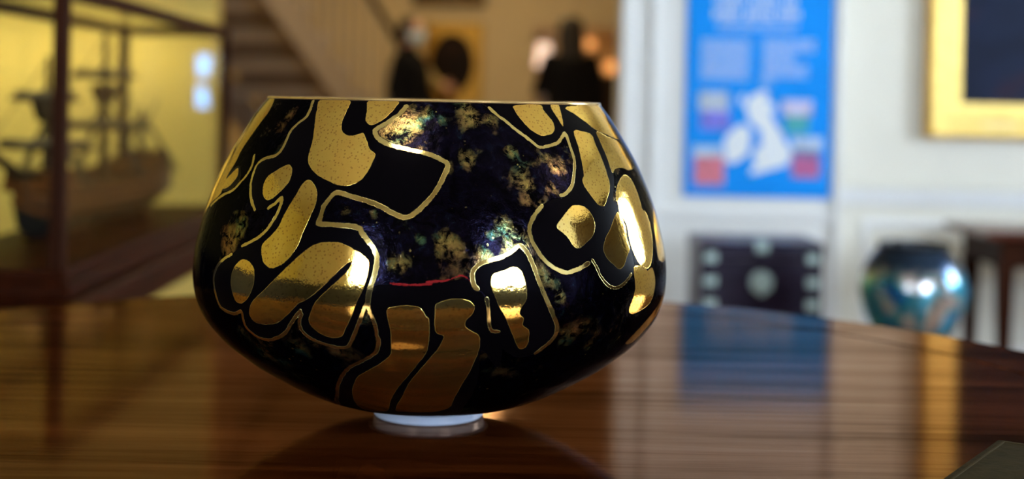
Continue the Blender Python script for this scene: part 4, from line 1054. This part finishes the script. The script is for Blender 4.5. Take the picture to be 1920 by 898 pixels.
for x in (0.03, 0.19):
    for y in (0.03, 0.35):
        MB().box(x - 0.025, x + 0.025, y - 0.025, y + 0.025, 0, 0.0595).build('foot', 'dark_wood', cab)

dark_prop = thing('added_dark_cupboard', 'tall dark cupboard added out of view against the right hand wall', 'added_dark_cupboard', (2.95, 0.20, 0))  # unseen, added so the right side of the bowl mirrors something dark
MB().box(0, 0.44, 0, 1.75, 0.08, 2.10, 0.008).build('body', 'dark_wood', dark_prop)
MB().box(-0.03, 0.445, -0.03, 1.78, 2.1005, 2.16, 0.01).build('cornice', 'dark_wood', dark_prop)
MB().box(-0.02, 0.445, -0.02, 1.77, 0, 0.0795, 0.008).build('plinth', 'dark_wood', dark_prop)
for y0 in (0.03, 0.88):
    d = MB().box(-0.018, -0.0005, y0, y0 + 0.84, 0.12, 2.06, 0.005).build('door', 'dark_wood', dark_prop)
    MB().ball((-0.030, y0 + (0.79 if y0 < 0.5 else 0.05), 1.05), 0.014).build('knob', 'lamp_metal', d)

# ------------------------------------------------------------------ people
def fuse(mb, name, mat, parent, voxel=0.007, smooth=4):
    """melt overlapping shapes into one continuous skin"""
    tmp = mb.build('tmp', mat)
    md = tmp.modifiers.new('r', 'REMESH'); md.mode = 'VOXEL'; md.voxel_size = voxel; md.use_smooth_shade = True
    ms = tmp.modifiers.new('s', 'SMOOTH'); ms.factor = 0.5; ms.iterations = smooth
    dg = bpy.context.evaluated_depsgraph_get()
    me = bpy.data.meshes.new_from_object(tmp.evaluated_get(dg))
    old = tmp.data
    bpy.data.objects.remove(tmp); bpy.data.meshes.remove(old)
    me.name = name
    o = bpy.data.objects.new(name, me); COL.objects.link(o); o.parent = parent
    me.polygons.foreach_set('use_smooth', [True] * len(me.polygons))
    return o
def limb(mb, pts, rad):
    mb.tube(pts, rad, 14)
    for p, r in zip(pts, rad): mb.ball(p, r, 14, 8)
def torso(mb, rings, n=24):
    v, f = [], []
    for (z, rx, ry, oy) in rings:
        for j in range(n):
            a = 2 * math.pi * j / n
            v.append((rx * math.cos(a), oy + ry * math.sin(a), z))
    for i in range(len(rings) - 1):
        for j in range(n):
            k = (j + 1) % n
            f.append((i * n + j, i * n + k, (i + 1) * n + k, (i + 1) * n + j))
    f.append(tuple(range(n))[::-1]); f.append(tuple((len(rings) - 1) * n + j for j in range(n)))
    mb.add(v, f)
def hand(mb, wrist, fdir, side, thumb):
    """palm, four unequal bent fingers and a thumb from the side of the palm"""
    w = Vector(wrist); f = Vector(fdir).normalized(); s = Vector(side).normalized(); n = f.cross(s).normalized()
    limb(mb, [w, w + f * 0.045], [0.026, 0.030])
    for q in (-0.022, 0.0, 0.022): limb(mb, [w + f * 0.03, w + f * 0.085 + s * q], [0.017, 0.014])
    for q, ln in ((-0.030, 0.058), (-0.011, 0.072), (0.010, 0.078), (0.030, 0.068)):
        a = w + f * 0.085 + s * q
        b = a + f * ln * 0.5 + n * 0.006; c = b + f * ln * 0.42 + n * 0.022
        limb(mb, [a, b, c], [0.0095, 0.009, 0.0078])
    t = 1 if thumb > 0 else -1
    a = w + f * 0.030 + s * 0.028 * t
    limb(mb, [a, a + s * 0.026 * t + f * 0.028, a + s * 0.032 * t + f * 0.058 + n * 0.008], [0.013, 0.011, 0.009])
def person(name, label, loc, rz, H, arms, sleeve_mat, mask, hair_long):
    k = H / 1.66
    P = lambda x, y, z: (x * k, y * k, z * k)
    root = thing(name, label, 'person', loc, rz, None)
    b = MB()
    torso(b, [(z * k, rx * k, ry * k, oy * k) for z, rx, ry, oy in [(0.80, 0.14, 0.10, 0), (0.88, 0.158, 0.108, -0.005), (1.00, 0.135, 0.095, 0), (1.16, 0.145, 0.105, 0.005), (1.27, 0.160, 0.100, 0), (1.345, 0.150, 0.075, -0.01), (1.385, 0.085, 0.055, -0.01)]])
    limb(b, [P(0, -0.012, 1.36), P(0, -0.004, 1.46)], [0.056 * k, 0.050 * k])
    b.ball(P(0, 0.012, 1.555), (0.073 * k, 0.090 * k, 0.105 * k), 24, 16)
    b.ball(P(0, 0.052, 1.500), (0.048 * k, 0.048 * k, 0.052 * k), 18, 12)          # jaw
    limb(b, [P(0, 0.098, 1.560), P(0, 0.116, 1.527)], [0.009 * k, 0.014 * k])        # nose
    for s in (-1, 1):
        b.ball(P(s * 0.074, 0.0, 1.540), (0.010 * k, 0.020 * k, 0.030 * k), 12, 8)   # ears
        b.ball(P(s * 0.030, 0.088, 1.572), (0.022 * k, 0.012 * k, 0.008 * k), 12, 8)  # brows
        limb(b, [P(s * 0.082, 0, 0.86), P(s * 0.088, 0.012, 0.47), P(s * 0.088, -0.012, 0.09)], [0.086 * k, 0.056 * k, 0.038 * k])
        limb(b, [P(s * 0.088, -0.03, 0.045), P(s * 0.092, 0.06, 0.035), P(s * 0.094, 0.13, 0.028)], [0.036 * k, 0.034 * k, 0.026 * k])
    limb(b, [P(-0.016, 0.094, 1.490), P(0.016, 0.094, 1.490)], [0.009 * k, 0.009 * k])   # lips
    for s, (el, wr, fd, sd, th) in zip((1, -1), arms):
        sh = P(s * 0.165, -0.008, 1.325); el, wr = P(*el), P(*wr)
        limb(b, [sh, el, wr], [0.052 * k, 0.040 * k, 0.027 * k])
        hand(b, wr, fd, sd, th)
    tag(fuse(b, 'body', 'skin', root, 0.0065, 3), 'skin of face and hands')
    for s in (-1, 1):
        e = MB().ball(P(s * 0.030, 0.094, 1.556), 0.011 * k, 12, 8).build('eye', plain('eye_dark', (0.05, 0.035, 0.03), 0.2), root)
    c = MB()
    torso(c, [(z * k, rx * k, ry * k, oy * k) for z, rx, ry, oy in [(0.60, 0.215, 0.195, 0), (0.75, 0.205, 0.190, 0), (0.88, 0.198, 0.182, 0), (1.00, 0.188, 0.172, 0.000), (1.16, 0.190, 0.168, 0.002), (1.27, 0.195, 0.150, 0), (1.345, 0.175, 0.110, -0.008), (1.385, 0.090, 0.070, -0.012), (1.425, 0.070, 0.066, -0.010)]])
    for s in (-1, 1): c.ball(P(s * 0.160, -0.008, 1.318), 0.066 * k, 16, 10)
    fuse(c, 'coat', 'black_cloth', root, 0.010, 5)
    for s, (el, wr, fd, sd, th) in zip((1, -1), arms):
        sv = MB(); sh = P(s * 0.168, -0.008, 1.318)
        limb(sv, [sh, P(*el), P(*wr)], [0.064 * k, 0.053 * k, 0.041 * k])
        fuse(sv, 'sleeve', sleeve_mat if s < 0 else 'black_cloth', root, 0.009, 4)
    tr = MB()
    for s in (-1, 1): limb(tr, [P(s * 0.080, 0, 0.84), P(s * 0.088, 0.012, 0.47), P(s * 0.088, -0.012, 0.085)], [0.098 * k, 0.072 * k, 0.060 * k])
    tr.ball(P(0, 0, 0.86), (0.165 * k, 0.115 * k, 0.10 * k), 20, 12)
    fuse(tr, 'trousers', 'black_cloth', root, 0.010, 4)
    for s in (-1, 1):
        sh = MB(); limb(sh, [P(s * 0.088, -0.032, 0.045), P(s * 0.092, 0.06, 0.040), P(s * 0.095, 0.135, 0.036)], [0.043 * k, 0.041 * k, 0.034 * k])
        sh.box(s * 0.092 * k - 0.036 * k, s * 0.092 * k + 0.036 * k, -0.07 * k, 0.16 * k, 0.0005, 0.014, 0.004)
        fuse(sh, 'shoe', 'shoe', root, 0.007, 2)
    h = MB()
    g = 0.016 if hair_long else 0.0
    h.ball(P(0, -0.008, 1.573), ((0.086 + g) * k, (0.098 + g * 0.4) * k, 0.100 * k), 24, 16)
    h.ball(P(0, -0.045, 1.530), (0.082 * k, 0.070 * k, 0.085 * k), 20, 12)
    if hair_long:
        torso(h, [(1.25 * k, 0.085 * k, 0.038 * k, -0.085 * k), (1.36 * k, 0.104 * k, 0.048 * k, -0.075 * k), (1.52 * k, 0.104 * k, 0.068 * k, -0.045 * k)])
        for s in (-1, 1): limb(h, [P(s * 0.074, 0.010, 1.58), P(s * 0.080, -0.005, 1.46), P(s * 0.075, -0.02, 1.34)], [0.024 * k, 0.026 * k, 0.018 * k])
    ho = fuse(h, 'hair', 'hair', root, 0.007, 3)
    # cut the face free: pull hair in front of the forehead line back into the skull
    for v in ho.data.vertices:
        x, y, z = v.co / k
        if y > 0.035 and z < 1.60: v.co.y = 0.035 * k
        elif y > 0.050: v.co.y = (0.050 + (y - 0.050) * (0.9 if z > 1.62 else 0.4)) * k
    if mask:
        mm = MB(); rows = []
        for i in range(9):
            z = 1.450 + 0.100 * i / 8
            ring = []
            for j in range(13):
                a = math.radians(-78 + 156 * j / 12)
                bulge = 0.012 * math.cos(a) * math.sin(math.pi * i / 8)
                ry = 0.128 if i > 3 else 0.122
                ring.append(P(0.082 * math.sin(a), -0.006 + (ry + bulge) * math.cos(a), z - 0.012 * abs(math.sin(a)) * (1 if i > 4 else -1)))
            rows.append(ring)
        v = [p for r in rows for p in r]
        f = [(i * 13 + j, i * 13 + j + 1, i * 13 + 14 + j, i * 13 + 13 + j) for i in range(8) for j in range(12)]
        mm.add(v, f, True)
        mo = mm.build('face_mask', 'mask_paper', root, recalc=False)
        sd = mo.modifiers.new('thick', 'SOLIDIFY'); sd.thickness = 0.003
        for s in (-1, 1):
            MB().tube([P(s * 0.078, 0.022, 1.525), P(s * 0.086, -0.012, 1.560), P(s * 0.084, -0.022, 1.530), P(s * 0.078, 0.020, 1.475)], 0.0022, 6).build('ear_loop', 'mask_paper', mo)
    return root
person('person', 'person in black coat and pale blue face mask beside the oval portrait', (-0.835, 11.5, 0), math.radians(-108), 1.655,
       [((0.235, -0.05, 1.08), (0.225, 0.03, 0.85), (0, 0.15, -1), (0, 1, 0.15), 1), ((-0.185, 0.130, 1.145), (-0.075, 0.250, 1.10), (0.25, 0.95, -0.10), (0.0, 0.1, 1.0), 1)], 'khaki_cloth', True, False)
person('person', 'person in black coat with dark hair standing before the lit alcove', (0.445, 11.0, 0), math.radians(8), 1.650,
       [((0.245, -0.02, 1.08), (0.235, 0.06, 0.86), (0, 0.15, -1), (0, 1, 0.15), 1), ((-0.235, 0.05, 1.09), (-0.12, 0.19, 1.08), (0.7, 0.7, 0.05), (0, 0, 1), 1)], 'black_cloth', False, True)
